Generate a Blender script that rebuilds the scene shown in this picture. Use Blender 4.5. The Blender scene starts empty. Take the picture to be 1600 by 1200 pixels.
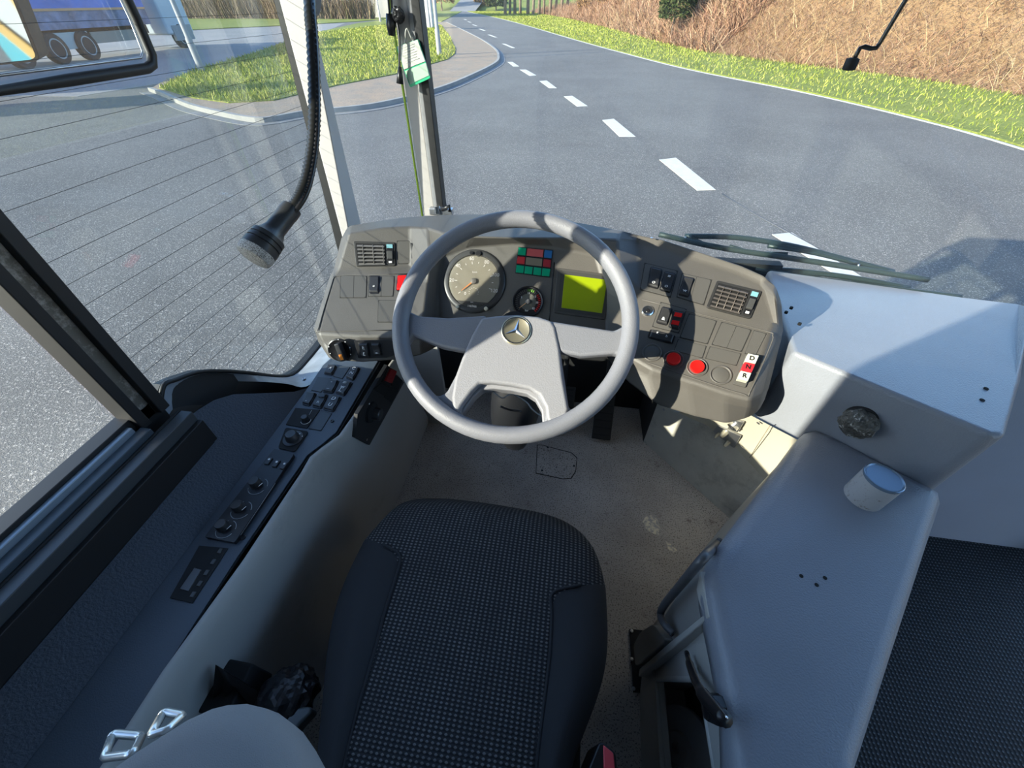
import bpy, bmesh, math, random
import numpy as np
from mathutils import Matrix, Vector, Quaternion
random.seed(7); rng = np.random.default_rng(7)
SC = bpy.context.scene; COL = SC.collection; PI = math.pi
# ------------------------------------------------------------------ camera
FPX, PITCH, YAW, EYE = 625.0, 43.8, 8.7, Vector((0, 0, 1.22))
cd = bpy.data.cameras.new('camera'); cam = bpy.data.objects.new('camera', cd); COL.objects.link(cam)
cd.sensor_width = 36; cd.lens = 36*FPX/1600; cd.clip_start = .02; cd.clip_end = 900
cam.location = EYE; cam.rotation_euler = (math.radians(90-PITCH), 0, math.radians(YAW))
SC.camera = cam
# ------------------------------------------------------------------ light
SUN_AZ, SUN_EL = 53.0, 22.0          # travels towards +x+y, measured from the bus's forward axis
w = bpy.data.worlds.new('sky'); SC.world = w; w.use_nodes = True
nt = w.node_tree; bg = nt.nodes['Background']; sk = nt.nodes.new('ShaderNodeTexSky')
sk.sky_type = 'NISHITA'; sk.sun_disc = False; sk.sun_elevation = math.radians(SUN_EL)
sk.sun_rotation = math.radians(180+SUN_AZ); sk.air_density = 1.0; sk.dust_density = .6; sk.ozone_density = 1.5
bg.inputs[1].default_value = .27
tn = nt.nodes.new('ShaderNodeMix'); tn.data_type = 'RGBA'; tn.blend_type = 'MULTIPLY'; tn.inputs[0].default_value = 1; tn.inputs[7].default_value = (.87, .98, 1.13, 1)
nt.links.new(sk.outputs[0], tn.inputs[6]); nt.links.new(tn.outputs[2], bg.inputs[0])
sl = bpy.data.lights.new('sun', 'SUN'); sl.energy = 6.6; sl.angle = .009; sl.color = (1, .90, .75)
so = bpy.data.objects.new('sun', sl); COL.objects.link(so)
a_, e_ = math.radians(SUN_AZ), math.radians(SUN_EL)
so.rotation_euler = Vector((math.sin(a_)*math.cos(e_), math.cos(a_)*math.cos(e_), -math.sin(e_))).to_track_quat('-Z', 'Y').to_euler()
so.location = (-20, -20, 20)
SC.view_settings.view_transform = 'Standard'; SC.view_settings.look = 'None'
SC.view_settings.exposure = 1.02; SC.view_settings.gamma = 1
SC.cycles.max_bounces = 8; SC.cycles.diffuse_bounces = 5; SC.cycles.transparent_max_bounces = 24
SC.cycles.use_denoising = True
# ------------------------------------------------------------------ measuring helpers (photo pixel -> point on a known plane)
_p, _y = math.radians(PITCH), math.radians(YAW)
_R = Matrix.Rotation(_y, 3, 'Z')
_F, _U, _X = Vector((0, math.cos(_p), -math.sin(_p))), Vector((0, math.sin(_p), math.cos(_p))), Vector((1, 0, 0))
def ray(px, py): return _R @ (_F + _X*((px-800)/FPX) + _U*((600-py)/FPX))
class Plane:
    def __init__(s, o, n, u=None):
        s.o = Vector(o); s.n = Vector(n).normalized()
        if s.n.dot(EYE-s.o) < 0: s.n = -s.n
        u = Vector(u) if u is not None else Vector((1, 0, 0))
        s.u = (u - s.n*u.dot(s.n)).normalized(); s.v = s.n.cross(s.u)
    def hit(s, px, py, h=0):
        d = ray(px, py); t = s.n.dot(s.o + s.n*h - EYE)/s.n.dot(d); return EYE + d*t
def pz(px, py, z):
    d = ray(px, py); return EYE + d*((z-EYE.z)/d.z)
def px_(px, py, x):
    d = ray(px, py); return EYE + d*((x-EYE.x)/d.x)
def py_(px, py, y):
    d = ray(px, py); return EYE + d*((y-EYE.y)/d.y)
def pd(px, py, depth): return EYE + ray(px, py)*depth
def plane3(a, b, c):
    A, B, Cc = pz(*a), pz(*b), pz(*c); return Plane(A, (B-A).cross(Cc-A), B-A)
# ------------------------------------------------------------------ materials
MATS = {}
def nn(t, ty, **k):
    n = t.nodes.new(ty)
    for a, b in k.items(): setattr(n, a, b)
    return n
def mat(name, col, rough=.6, metal=0., grain=0., gs=900., dirt=None, dsc=8., dlo=.45, dhi=.6, spec=.5, coat=0., trans=0., var=0., vsc=3., emit=0., bumpd=.001):
    if name in MATS: return MATS[name]
    m = bpy.data.materials.new(name); m.use_nodes = True; t = m.node_tree; L = t.links.new
    b = t.nodes['Principled BSDF']; b.inputs['Base Color'].default_value = (*col, 1); b.inputs['Roughness'].default_value = rough
    b.inputs['Metallic'].default_value = metal; b.inputs['Specular IOR Level'].default_value = spec
    b.inputs['Coat Weight'].default_value = coat; b.inputs['Transmission Weight'].default_value = trans
    tc = nn(t, 'ShaderNodeTexCoord'); src = None
    if var:
        no = nn(t, 'ShaderNodeTexNoise'); no.inputs['Scale'].default_value = vsc; no.inputs['Detail'].default_value = 6
        L(tc.outputs['Object'], no.inputs['Vector'])
        mr = nn(t, 'ShaderNodeMapRange'); mr.inputs[3].default_value = 1-var; mr.inputs[4].default_value = 1+var
        mr.inputs[1].default_value = .3; mr.inputs[2].default_value = .7
        L(no.outputs['Fac'], mr.inputs[0])
        vm = nn(t, 'ShaderNodeVectorMath', operation='SCALE'); vm.inputs[0].default_value = col
        L(mr.outputs[0], vm.inputs['Scale']); src = vm.outputs[0]
    if dirt:
        no = nn(t, 'ShaderNodeTexNoise'); no.inputs['Scale'].default_value = dsc; no.inputs['Detail'].default_value = 8; no.inputs['Roughness'].default_value = .7
        L(tc.outputs['Object'], no.inputs['Vector'])
        mr = nn(t, 'ShaderNodeMapRange'); mr.inputs[1].default_value = dlo; mr.inputs[2].default_value = dhi; L(no.outputs['Fac'], mr.inputs[0])
        mx = nn(t, 'ShaderNodeMix', data_type='RGBA'); L(mr.outputs[0], mx.inputs[0])
        mx.inputs[6].default_value = (*col, 1); mx.inputs[7].default_value = (*dirt, 1)
        if src: L(src, mx.inputs[6])
        src = mx.outputs[2]
    if src: L(src, b.inputs['Base Color'])
    if grain:
        vo = nn(t, 'ShaderNodeTexNoise'); vo.inputs['Scale'].default_value = gs; vo.inputs['Detail'].default_value = 2
        L(tc.outputs['Object'], vo.inputs['Vector'])
        bu = nn(t, 'ShaderNodeBump'); bu.inputs['Strength'].default_value = grain; bu.inputs['Distance'].default_value = bumpd
        L(vo.outputs['Fac'], bu.inputs['Height']); L(bu.outputs[0], b.inputs['Normal'])
    if emit: b.inputs['Emission Color'].default_value = (*col, 1); b.inputs['Emission Strength'].default_value = emit
    MATS[name] = m; return m
def dots(name, base, dot, sx, sy, thr=.3, rough=.9, bump=.6, spec=.3):
    m = bpy.data.materials.new(name); m.use_nodes = True; t = m.node_tree; L = t.links.new
    b = t.nodes['Principled BSDF']; b.inputs['Roughness'].default_value = rough; b.inputs['Specular IOR Level'].default_value = spec
    tc = nn(t, 'ShaderNodeTexCoord'); s = nn(t, 'ShaderNodeSeparateXYZ'); L(tc.outputs['Object'], s.inputs[0])
    def mth(op, a, bb=None):
        n = nn(t, 'ShaderNodeMath', operation=op)
        for i, v in enumerate((a, bb)):
            if v is None: continue
            if isinstance(v, (int, float)): n.inputs[i].default_value = v
            else: L(v, n.inputs[i])
        return n.outputs[0]
    ax = mth('MULTIPLY', s.outputs[0], PI/sx)
    ay = mth('MULTIPLY', s.outputs[1], PI/sy)
    p = mth('MULTIPLY', mth('SINE', mth('ADD', ax, ay)), mth('SINE', mth('SUBTRACT', ax, ay)))
    f = nn(t, 'ShaderNodeMapRange'); L(p, f.inputs[0]); f.inputs[1].default_value = thr; f.inputs[2].default_value = thr+.35
    no = nn(t, 'ShaderNodeTexNoise'); no.inputs['Scale'].default_value = 25; L(tc.outputs['Object'], no.inputs['Vector'])
    f2 = mth('MULTIPLY', f.outputs[0], mth('ADD', no.outputs['Fac'], .35))
    mx = nn(t, 'ShaderNodeMix', data_type='RGBA'); L(f2, mx.inputs[0]); mx.inputs[6].default_value = (*base, 1); mx.inputs[7].default_value = (*dot, 1)
    L(mx.outputs[2], b.inputs['Base Color'])
    bu = nn(t, 'ShaderNodeBump'); bu.inputs['Strength'].default_value = bump; bu.inputs['Distance'].default_value = .001
    L(p, bu.inputs['Height']); L(bu.outputs[0], b.inputs['Normal'])
    MATS[name] = m; return m
def glass(name, dust=.03, refl=1., tint=(.95, .98, .97), dsc=6., dcol=(.75, .8, .85)):
    m = bpy.data.materials.new(name); m.use_nodes = True; t = m.node_tree; L = t.links.new
    t.nodes.remove(t.nodes['Principled BSDF']); out = t.nodes['Material Output']
    tr = nn(t, 'ShaderNodeBsdfTransparent'); tr.inputs[0].default_value = (*tint, 1)
    gl = nn(t, 'ShaderNodeBsdfGlossy'); gl.inputs['Roughness'].default_value = .01
    fr = nn(t, 'ShaderNodeFresnel'); ge = nn(t, 'ShaderNodeNewGeometry'); im = nn(t, 'ShaderNodeMapRange'); L(ge.outputs['Backfacing'], im.inputs[0]); im.inputs[3].default_value = 1.45; im.inputs[4].default_value = 1/1.45; L(im.outputs[0], fr.inputs[0])
    ml = nn(t, 'ShaderNodeMath', operation='MULTIPLY'); L(fr.outputs[0], ml.inputs[0]); ml.inputs[1].default_value = refl
    m1 = nn(t, 'ShaderNodeMixShader'); L(ml.outputs[0], m1.inputs[0]); L(tr.outputs[0], m1.inputs[1]); L(gl.outputs[0], m1.inputs[2])
    df = nn(t, 'ShaderNodeBsdfDiffuse'); df.inputs[0].default_value = (*dcol, 1)
    tl = nn(t, 'ShaderNodeBsdfTranslucent'); tl.inputs[0].default_value = (*dcol, 1)
    ad = nn(t, 'ShaderNodeMixShader'); ad.inputs[0].default_value = .5; L(df.outputs[0], ad.inputs[1]); L(tl.outputs[0], ad.inputs[2])
    tc = nn(t, 'ShaderNodeTexCoord'); no = nn(t, 'ShaderNodeTexNoise'); no.inputs['Scale'].default_value = dsc; no.inputs['Detail'].default_value = 7
    L(tc.outputs['Object'], no.inputs['Vector'])
    mr = nn(t, 'ShaderNodeMapRange'); mr.inputs[1].default_value = .35; mr.inputs[2].default_value = .75
    mr.inputs[3].default_value = dust*.5; mr.inputs[4].default_value = dust*1.6; L(no.outputs['Fac'], mr.inputs[0])
    m2 = nn(t, 'ShaderNodeMixShader'); L(mr.outputs[0], m2.inputs[0]); L(m1.outputs[0], m2.inputs[1]); L(ad.outputs[0], m2.inputs[2])
    L(m2.outputs[0], out.inputs[0]); MATS[name] = m; return m
def foliage(name, cols, rough=.8):
    m = bpy.data.materials.new(name); m.use_nodes = True; t = m.node_tree; L = t.links.new
    b = t.nodes['Principled BSDF']; b.inputs['Roughness'].default_value = rough; b.inputs['Specular IOR Level'].default_value = .2
    g = nn(t, 'ShaderNodeNewGeometry'); r = nn(t, 'ShaderNodeValToRGB'); L(g.outputs['Random Per Island'], r.inputs[0])
    el = r.color_ramp.elements
    while len(el) < len(cols): el.new(.5)
    for i, c in enumerate(cols): el[i].position = i/(len(cols)-1); el[i].color = (*c, 1)
    L(r.outputs[0], b.inputs['Base Color']); MATS[name] = m; return m
def speckle(name, c0, c1, c2, sc=300., big=1.2, lo=.6, hi=.7, bump=.3, rough=.85, bd=.004, spec=.4, c3=None):
    """a ground: base c0 blotched to c1 in large shapes, flecked with c2"""
    m = bpy.data.materials.new(name); m.use_nodes = True; t = m.node_tree; L = t.links.new
    b = t.nodes['Principled BSDF']; b.inputs['Roughness'].default_value = rough; b.inputs['Specular IOR Level'].default_value = spec
    tc = nn(t, 'ShaderNodeTexCoord')
    def noise(s, d=5, r=.6):
        n = nn(t, 'ShaderNodeTexNoise'); n.inputs['Scale'].default_value = s; n.inputs['Detail'].default_value = d; n.inputs['Roughness'].default_value = r
        L(tc.outputs['Object'], n.inputs['Vector']); return n.outputs['Fac']
    def rng_(v, a, c):
        r = nn(t, 'ShaderNodeMapRange'); L(v, r.inputs[0]); r.inputs[1].default_value = a; r.inputs[2].default_value = c; return r.outputs[0]
    def mix(f, a, c):
        x = nn(t, 'ShaderNodeMix', data_type='RGBA'); L(f, x.inputs[0])
        for i, v in ((6, a), (7, c)):
            if isinstance(v, tuple): x.inputs[i].default_value = (*v, 1)
            else: L(v, x.inputs[i])
        return x.outputs[2]
    nf = noise(sc, 3, .7)
    c = mix(rng_(noise(big, 6), .35, .65), c0, c1)
    c = mix(rng_(nf, lo, hi), c, c2)
    if c3: c = mix(rng_(noise(big*2.7, 9, .8), .58, .68), c, c3)
    L(c, b.inputs['Base Color'])
    bu = nn(t, 'ShaderNodeBump'); bu.inputs['Strength'].default_value = bump; bu.inputs['Distance'].default_value = bd
    L(nf, bu.inputs['Height']); L(bu.outputs[0], b.inputs['Normal'])
    MATS[name] = m; return m
# ------------------------------------------------------------------ object helpers
def tag(o, label=None, cat=None, group=None, kind=None):
    if label: o['label'] = label
    if cat: o['category'] = cat
    if group: o['group'] = group
    if kind: o['kind'] = kind
    return o
def thing(name, label, cat, loc=(0, 0, 0), group=None):
    o = bpy.data.objects.new(name, None); COL.objects.link(o); o.location = loc; o.empty_display_size = .05
    return tag(o, label, cat, group)
def put(o, parent):
    if parent is not None:
        o.parent = parent
        if parent.type == 'EMPTY': o.matrix_parent_inverse = Matrix.Translation(parent.location).inverted()
    return o
def mesh(name, verts, faces, m, parent=None, smooth=False, bevel=0., seg=2, subs=0, ang=35, local=False, fix=True):
    me = bpy.data.meshes.new(name); me.from_pydata([tuple(v) for v in verts], [], faces)
    if fix:
        bm = bmesh.new(); bm.from_mesh(me); bmesh.ops.recalc_face_normals(bm, faces=bm.faces); bm.to_mesh(me); bm.free()
    o = bpy.data.objects.new(name, me); COL.objects.link(o)
    me.materials.append(m)
    if smooth or bevel or subs:
        me.polygons.foreach_set('use_smooth', [True]*len(me.polygons))
    if bevel:
        b = o.modifiers.new('bevel', 'BEVEL'); b.width = bevel; b.segments = seg; b.limit_method = 'ANGLE'; b.angle_limit = math.radians(ang)
        b.harden_normals = False
        wn = o.modifiers.new('normals', 'WEIGHTED_NORMAL'); wn.keep_sharp = False
    if subs:
        s = o.modifiers.new('subd', 'SUBSURF'); s.levels = subs; s.render_levels = subs
    if local: o.parent = parent
    else: put(o, parent)
    return o
def prism(name, pts, d, m, parent=None, **k):
    """closed outline pts extruded by the vector d"""
    n = len(pts); d = Vector(d); v = [Vector(p) for p in pts] + [Vector(p)+d for p in pts]
    f = [list(range(n))[::-1], list(range(n, 2*n))] + [[i, (i+1) % n, n+(i+1) % n, n+i] for i in range(n)]
    return mesh(name, v, f, m, parent, **k)
def box(name, lo, hi, m, parent=None, **k):
    (a, b, c), (d, e, f) = lo, hi
    return prism(name, [(a, b, c), (d, b, c), (d, e, c), (a, e, c)], (0, 0, f-c), m, parent, **k)
def loft(name, rows, m, parent=None, closed=False, caps=False, **k):
    n = len(rows[0]); v = [p for r in rows for p in r]; f = []
    for i in range(len(rows)-1):
        for j in range(n if closed else n-1):
            f.append([i*n+j, i*n+(j+1) % n, (i+1)*n+(j+1) % n, (i+1)*n+j])
    if caps: f += [list(range(n)), list(range((len(rows)-1)*n, len(rows)*n))]
    return mesh(name, v, f, m, parent, **k)
def smoothline(pts, n=8):
    P = [Vector(p) for p in pts]; out = []
    Q = [P[0]*2-P[1]] + P + [P[-1]*2-P[-2]]
    for i in range(1, len(Q)-2):
        for j in range(n):
            t = j/n; a, b, c, d = Q[i-1], Q[i], Q[i+1], Q[i+2]
            out.append(.5*((2*b) + (c-a)*t + (2*a-5*b+4*c-d)*t*t + (3*b-a-3*c+d)*t**3))
    return out + [P[-1]]
def tube(name, pts, r, m, parent=None, n=10, **k):
    P = [Vector(p) for p in pts]; rr = r if isinstance(r, (list, tuple)) else [r]*len(P); rows = []
    up = Vector((.13, .27, .95)).normalized(); t0 = (P[1]-P[0]).normalized(); u = t0.cross(up).normalized()
    for i, p in enumerate(P):
        t = (P[min(i+1, len(P)-1)]-P[max(i-1, 0)]).normalized(); u = (u - t*u.dot(t)).normalized(); v = t.cross(u)
        rows.append([p + (u*math.cos(2*PI*a/n)+v*math.sin(2*PI*a/n))*rr[i] for a in range(n)])
    k.setdefault('smooth', True)
    return loft(name, rows, m, parent, closed=True, caps=True, **k)
def lathe(name, o, axis, prof, m, parent=None, n=28, **k):
    """prof = list of (distance along axis, radius)"""
    o = Vector(o); a = Vector(axis).normalized(); u = a.orthogonal().normalized(); v = a.cross(u)
    rows = [[o + a*h + (u*math.cos(2*PI*i/n)+v*math.sin(2*PI*i/n))*max(r, 1e-5) for i in range(n)] for h, r in prof]
    k.setdefault('smooth', True); k.setdefault('bevel', 0)
    ob = loft(name, rows, m, parent, closed=True, caps=True, **k)
    if not k.get('bevel'):
        e = ob.modifiers.new('split', 'EDGE_SPLIT'); e.split_angle = math.radians(38)
    return ob
def plate(name, quad, pl, m, parent=None, h=.002, base=-.002, bevel=.0006, **k):
    """outline traced in the photo on plane pl, extruded from base to h along its normal"""
    pts = [pl.hit(*q) + pl.n*base for q in quad]
    return prism(name, pts, pl.n*(h-base), m, parent, bevel=bevel, **k)
def round_poly(pts, r=.25, n=4):
    out = []; N = len(pts); P = [Vector((*p, 0)) if len(p) == 2 else Vector(p) for p in pts]
    for i in range(N):
        a, b, c = P[i-1], P[i], P[(i+1) % N]
        s = b.lerp(a, r) if isinstance(r, float) and r < 1 else b
        e = b.lerp(c, r)
        for j in range(n+1):
            t = j/n; out.append((s*(1-t)**2 + b*2*t*(1-t) + e*t*t))
    return out
def rq(q, r=.2): return [(p.x, p.y) for p in round_poly(q, r)]
def text(name, s, o, u, n, size, m, parent=None, h=.0004, align='CENTER', bold=0.):
    c = bpy.data.curves.new(name, 'FONT'); c.body = s; c.size = size; c.align_x = align; c.align_y = 'CENTER'; c.extrude = h; c.offset = bold
    t = bpy.data.objects.new(name, c); COL.objects.link(t)
    dg = bpy.context.evaluated_depsgraph_get(); me = bpy.data.meshes.new_from_object(t.evaluated_get(dg))
    bpy.data.objects.remove(t); bpy.data.curves.remove(c)
    u = Vector(u).normalized(); n = Vector(n).normalized(); v = n.cross(u)
    M = Matrix(((u.x, v.x, n.x, o[0]), (u.y, v.y, n.y, o[1]), (u.z, v.z, n.z, o[2]), (0, 0, 0, 1)))
    me.transform(M); ob = bpy.data.objects.new(name, me); COL.objects.link(ob); me.materials.clear(); me.materials.append(m)
    return put(ob, parent)
def ptext(name, s, px, py, pl, size, m, parent, h=.001, ux=None, **k):
    """lettering lying on plane pl; ux = second pixel that gives the reading direction"""
    o = pl.hit(px, py) + pl.n*h; u = (pl.hit(*ux)-pl.hit(px, py)) if ux else pl.u
    return text(name, s, o, u, pl.n, size, m, parent, **k)
def struct(o): o['kind'] = 'structure'; return o
def cutby(o, cutter):
    b = o.modifiers.new('cut', 'BOOLEAN'); b.operation = 'DIFFERENCE'; b.object = cutter; b.solver = 'EXACT'
    dg = bpy.context.evaluated_depsgraph_get(); dg.update(); me = bpy.data.meshes.new_from_object(o.evaluated_get(dg))
    o.modifiers.clear(); o.data = me; bpy.data.objects.remove(cutter); return o
def dup(root, loc, label=None, group=None, rz=0, sc=1):
    r = root.copy(); COL.objects.link(r); r.location = loc; r.rotation_euler = (0, 0, rz); r.scale = (sc, sc, sc)
    if label: r['label'] = label
    if group: r['group'] = group
    for ch in list(root.children):
        c = ch.copy(); COL.objects.link(c); c.parent = r
        for g in ch.children:
            d = g.copy(); COL.objects.link(d); d.parent = c
    return r
# ------------------------------------------------------------------ palette
dashM = mat('dash_plastic', (.092, .085, .077), .5, grain=.35, gs=700, var=.10, vsc=9)
dashB = mat('dash_blank', (.085, .080, .073), .5, grain=.25, gs=900)
blk = mat('black_plastic', (.012, .012, .014), .35, grain=.1, gs=600)
blkM = mat('matt_black', (.012, .012, .013), .8)
rubM = mat('black_rubber', (.010, .010, .011), .55)
keyM = mat('switch_black', (.03, .03, .032), .35)
whM = mat('white_print', (.8, .8, .8), .5)
redM = mat('red_plastic', (.75, .008, .006), .35)
redL = mat('red_lens', (.45, .03, .035), .35)
grnL = mat('green_lens', (.0, .30, .15), .3)
bluL = mat('blue_lens', (.02, .12, .30), .3)
ambL = mat('dull_lens', (.20, .17, .12), .3)
chr_ = mat('chrome', (.75, .75, .75), .18, metal=1)
alu = mat('aluminium', (.45, .46, .48), .35, metal=.9, var=.1)
whlM = mat('wheel_grey', (.185, .19, .215), .5, grain=.5, gs=520)
hubM = mat('hub_grey', (.235, .235, .255), .5, grain=.5, gs=520)
gryW = mat('grey_laminate', (.42, .41, .39), .6, var=.05, dirt=(.30, .29, .28), dsc=5, dlo=.55, dhi=.75)
gryB = mat('cabinet_vinyl', (.245, .262, .30), .36, grain=.5, gs=380, var=.06, vsc=5, bumpd=.0015)
gryP = mat('cabinet_paint', (.33, .335, .35), .5, grain=.2, gs=500, var=.05)
pilM = mat('pillar_paint', (.46, .43, .41), .5, grain=.15, gs=300)
crmM = mat('cream_panel', (.62, .58, .47), .5, var=.04)
metM = mat('galvanised_panel', (.56, .55, .49), .42, metal=.3, var=.08, vsc=12, dirt=(.27, .26, .23), dsc=9, dlo=.5, dhi=.75)
ledM = mat('ledge_board', (.040, .050, .068), .55, grain=.8, gs=260, dirt=(.10, .11, .12), dsc=90, dlo=.66, dhi=.8, bumpd=.0015)
strM = mat('console_strip', (.062, .078, .10), .45, grain=.35, gs=500)
flrM = speckle('cab_floor_vinyl', (.52, .47, .42), (.38, .335, .30), (.07, .06, .055), sc=260, big=5, lo=.555, hi=.61, bump=.15, rough=.5, bd=.001, c3=(.17, .12, .11))
glsL = glass('side_glass', dust=.010, refl=1.1, tint=(.84, .89, .90))
glsF = glass('windscreen_glass', dust=.018, refl=.8)
# ================================================================== THE SETTING: bus shell
G = -.78; FL = -.41
struct(prism('floor', [(-.72, -.75, 0), (.30, -.75, 0), (.30, .35, 0), (.62, .745, 0), (.62, 1.2, 0), (-.72, 1.2, 0)], (0, 0, -.05), flrM))
mesh_mat = dots('rubber_mat', (.006, .008, .010), (.11, .13, .15), .0125, .0125, thr=.45, rough=.6, bump=.8)
struct(box('floor', (.30, -3, FL-.05), (2.0, 1.03, FL), mesh_mat)).name = 'floor_entrance'
SILL = [(-3, .69), (.40, .69), (.43, .706), (.455, .698), (.50, .677), (.547, .640), (.60, .585), (.655, .525), (.70, .485), (.74, .470), (.80, .466), (1.24, .466)]
# outer skin below the windows: one panel that follows the stepped sill
def skin(x0, x1, m, name):
    pts = [(x0, y, z-(.07 if x0 < -.79 else 0)) for y, z in SILL] + [(x0, 1.24, -.6), (x0, -3, -.6)]
    return struct(prism(name, pts, (x1-x0, 0, 0), m))
mat('bus_yellow', (.75, .42, .05), .3, coat=.5)
skin(-.80, -.742, rubM, 'wall_left')
struct(box('wall_left_outer', (-.806, -3, -.55), (-.80, .02, .66), MATS['bus_yellow']))
skin(-.742, -.7255, mat('inner_skin', (.02, .022, .025), .6), 'wall_left_inner')
struct(box('added_shade_panel', (-.80, -3, .69), (-.725, .03, .955), gryP))          # unseen panel added to keep the sun off seat and kick panel
struct(box('wall_back', (-.72, -3.05, FL), (2.0, -3, 1.9), gryP))
struct(box('added_shade_post', (-.80, -1.1, .69), (-.71, -.375, 1.73), gryP))  # unseen post added so its edge shades cabinet and console
struct(box('added_shade_post_outer', (-.806, -1.1, .66), (-.80, -.375, 1.73), mat('bus_yellow', (.75, .42, .05), .3, coat=.5)))
struct(prism('trim_40', [(-.725, y, z) for y, z in ((.335, 1.13), (.235, .93), (.135, .93), (.12, 1.12), (.145, 1.73), (.205, 1.73), (.20, 1.15))], (-.012, 0, 0), rubM))  # unseen strip added in the side window to shade the wheel
struct(box('wall_bulkhead', (-.72, -.80, 0), (.30, -.76, 1.9), gryP))
struct(box('ceiling', (-.80, -3.05, 1.9), (2.08, 1.26, 1.95), gryP))
struct(box('wall_header_left', (-.80, -3, 1.72), (-.72, 1.26, 1.9), gryP))
struct(box('wall_header_front', (-.72, 1.16, 1.78), (2.0, 1.24, 1.9), gryP))
struct(box('wall_header_right', (2.0, -3, 1.72), (2.08, 1.02, 1.9), gryP))
struct(box('wall_right', (2.0, -3, -.6), (2.08, -.45, .35), gryP))
for i, y in enumerate((-3, -1.75, -.45, .25, .95)):
    struct(box('trim_%d' % (i+10), (2.0, y, -.6), (2.08, y+.07, 1.72), gryP))
struct(box('window_5', (2.035, -2.93, .35), (2.04, -.45, 1.72), glsF))
struct(box('door_1', (2.035, -.38, FL), (2.04, .95, 1.72), glsF))
struct(box('wall_front', (.42, 1.03, FL), (2.0, 1.06, .64), mat('front_wall_vinyl', (.34, .38, .46), .5, grain=.4, gs=350, var=.05)))
struct(box('wall_footwell', (-.72, 1.19, -.05), (.62, 1.22, .66), blkM))
struct(box('wall_nose', (-.78, 1.24, -.6), (2.05, 1.27, .50), blkM))
WS = [(-.42, 1.225), (0, 1.215), (.5, 1.165), (1.0, 1.10), (1.99, 1.04)]
WSs = [Vector((x, y, 0)) for x, y in WS]
def wsy(x):
    for (a, b), (c, d) in zip(WS, WS[1:]):
        if x <= c: return b + (d-b)*(x-a)/(c-a)
    return WS[-1][1]
wsl = smoothline([(x, y, 0) for x, y in WS], 6)
def sheet(name, line, z0, z1, m, t=.005):
    a = [Vector((p.x, p.y, z0)) for p in line]; b = [Vector((p.x, p.y, z1)) for p in line]; off = Vector((0, t, 0))
    n = len(line); v = a + b + [p+off for p in a] + [p+off for p in b]; f = []
    for i in range(n-1): f += [[i, i+1, n+i+1, n+i], [2*n+i, 3*n+i, 3*n+i+1, 2*n+i+1]]
    return struct(mesh(name, v, f, m, smooth=True, fix=False))
sheet('window_4', wsl, .60, 1.80, glsF)
sheet('window_3', [Vector((-.70, 1.235, 0)), Vector((-.45, 1.228, 0))], .60, 1.80, glsF)
# driver's side glass: front pane with the stepped lower edge, rear pane behind the divider
gp = [(-.735, y, z) for y, z in SILL if y >= .40] + [(-.735, 1.24, 1.73), (-.735, .40, 1.73)]
gp[-3] = (-.735, 1.20, .466); gp[-2] = (-.735, 1.20, 1.73)
w2 = struct(prism('window_2', gp, (-.005, 0, 0), glsL))
struct(prism('window_1', [(-.74, -2.9, .955), (-.741, .03, .955), (-.741, .03, .70), (-.74, .345, .70), (-.74, .345, 1.73), (-.74, -2.9, 1.73)], (-.005, 0, 0), glsF))
# fine heating wires in the front pane
hv, hf = [], []
def sill_z(y):
    for (a, b), (c, d) in zip(SILL, SILL[1:]):
        if y <= c: return b+(d-b)*(y-a)/(c-a)
    return .466
for i in range(34):
    z = 1.66 - i*.0355
    if z < .49: break
    ys = [.42, 1.19]
    y = .42
    while z < sill_z(y)+.006: y += .01
    k = len(hv); r = .00022
    hv += [(-.7335, y, z-r), (-.7335, 1.19, z-r), (-.7335, 1.19, z+r), (-.7335, y, z+r), (-.7345, y, z-r), (-.7345, 1.19, z-r), (-.7345, 1.19, z+r), (-.7345, y, z+r)]
    hf += [[k, k+1, k+2, k+3], [k+7, k+6, k+5, k+4], [k, k+4, k+5, k+1], [k+3, k+2, k+6, k+7]]
mesh('heating_wires', hv, hf, blkM, w2)
# pillars
def colmn(nm, edges, z0, z1, m, **k):
    """upright built between heights from (pixel, pixel, depth y) edge readings"""
    lo, hi = [], []
    for q0, q1, y in edges:
        A, B = py_(*q0, y), py_(*q1, y); f = lambda z: A.lerp(B, (z-A.z)/(B.z-A.z)); lo.append(f(z0)); hi.append(f(z1))
    n = len(lo); return struct(mesh(nm, lo+hi, [list(range(n)), list(range(n, 2*n))]+[[i, (i+1) % n, n+(i+1) % n, n+i] for i in range(n)], m, **k))
colmn('trim_1', [((530, 352), (447, 39), 1.07), ((543, 350), (484, 39), 1.07), ((563, 345), (491, 39), 1.15), ((535, 352), (452, 39), 1.17)], .5, 1.9, pilM, bevel=.003)
colmn('trim_2', [((518, 353), (438, 39), 1.075), ((530, 352), (447, 39), 1.075), ((530, 352), (447, 39), 1.10), ((518, 353), (438, 39), 1.10)], .5, 1.75, rubM, bevel=.001)
# second pillar with black seal towards the windscreen
struct(box('trim_3', (-.462, 1.205, .60), (-.425, 1.245, 1.80), pilM, bevel=.004))
struct(box('trim_4', (-.425, 1.200, .60), (-.413, 1.235, 1.80), mat('pillar_side', (.25, .25, .26), .5), bevel=.002))
struct(box('trim_5', (-.413, 1.195, .60), (-.393, 1.232, 1.80), rubM, bevel=.002))
struct(box('trim_6', (-.470, 1.204, .60), (-.4655, 1.212, 1.80), mat('lime_seal', (.45, .62, .05), .4), bevel=.001))
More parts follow.
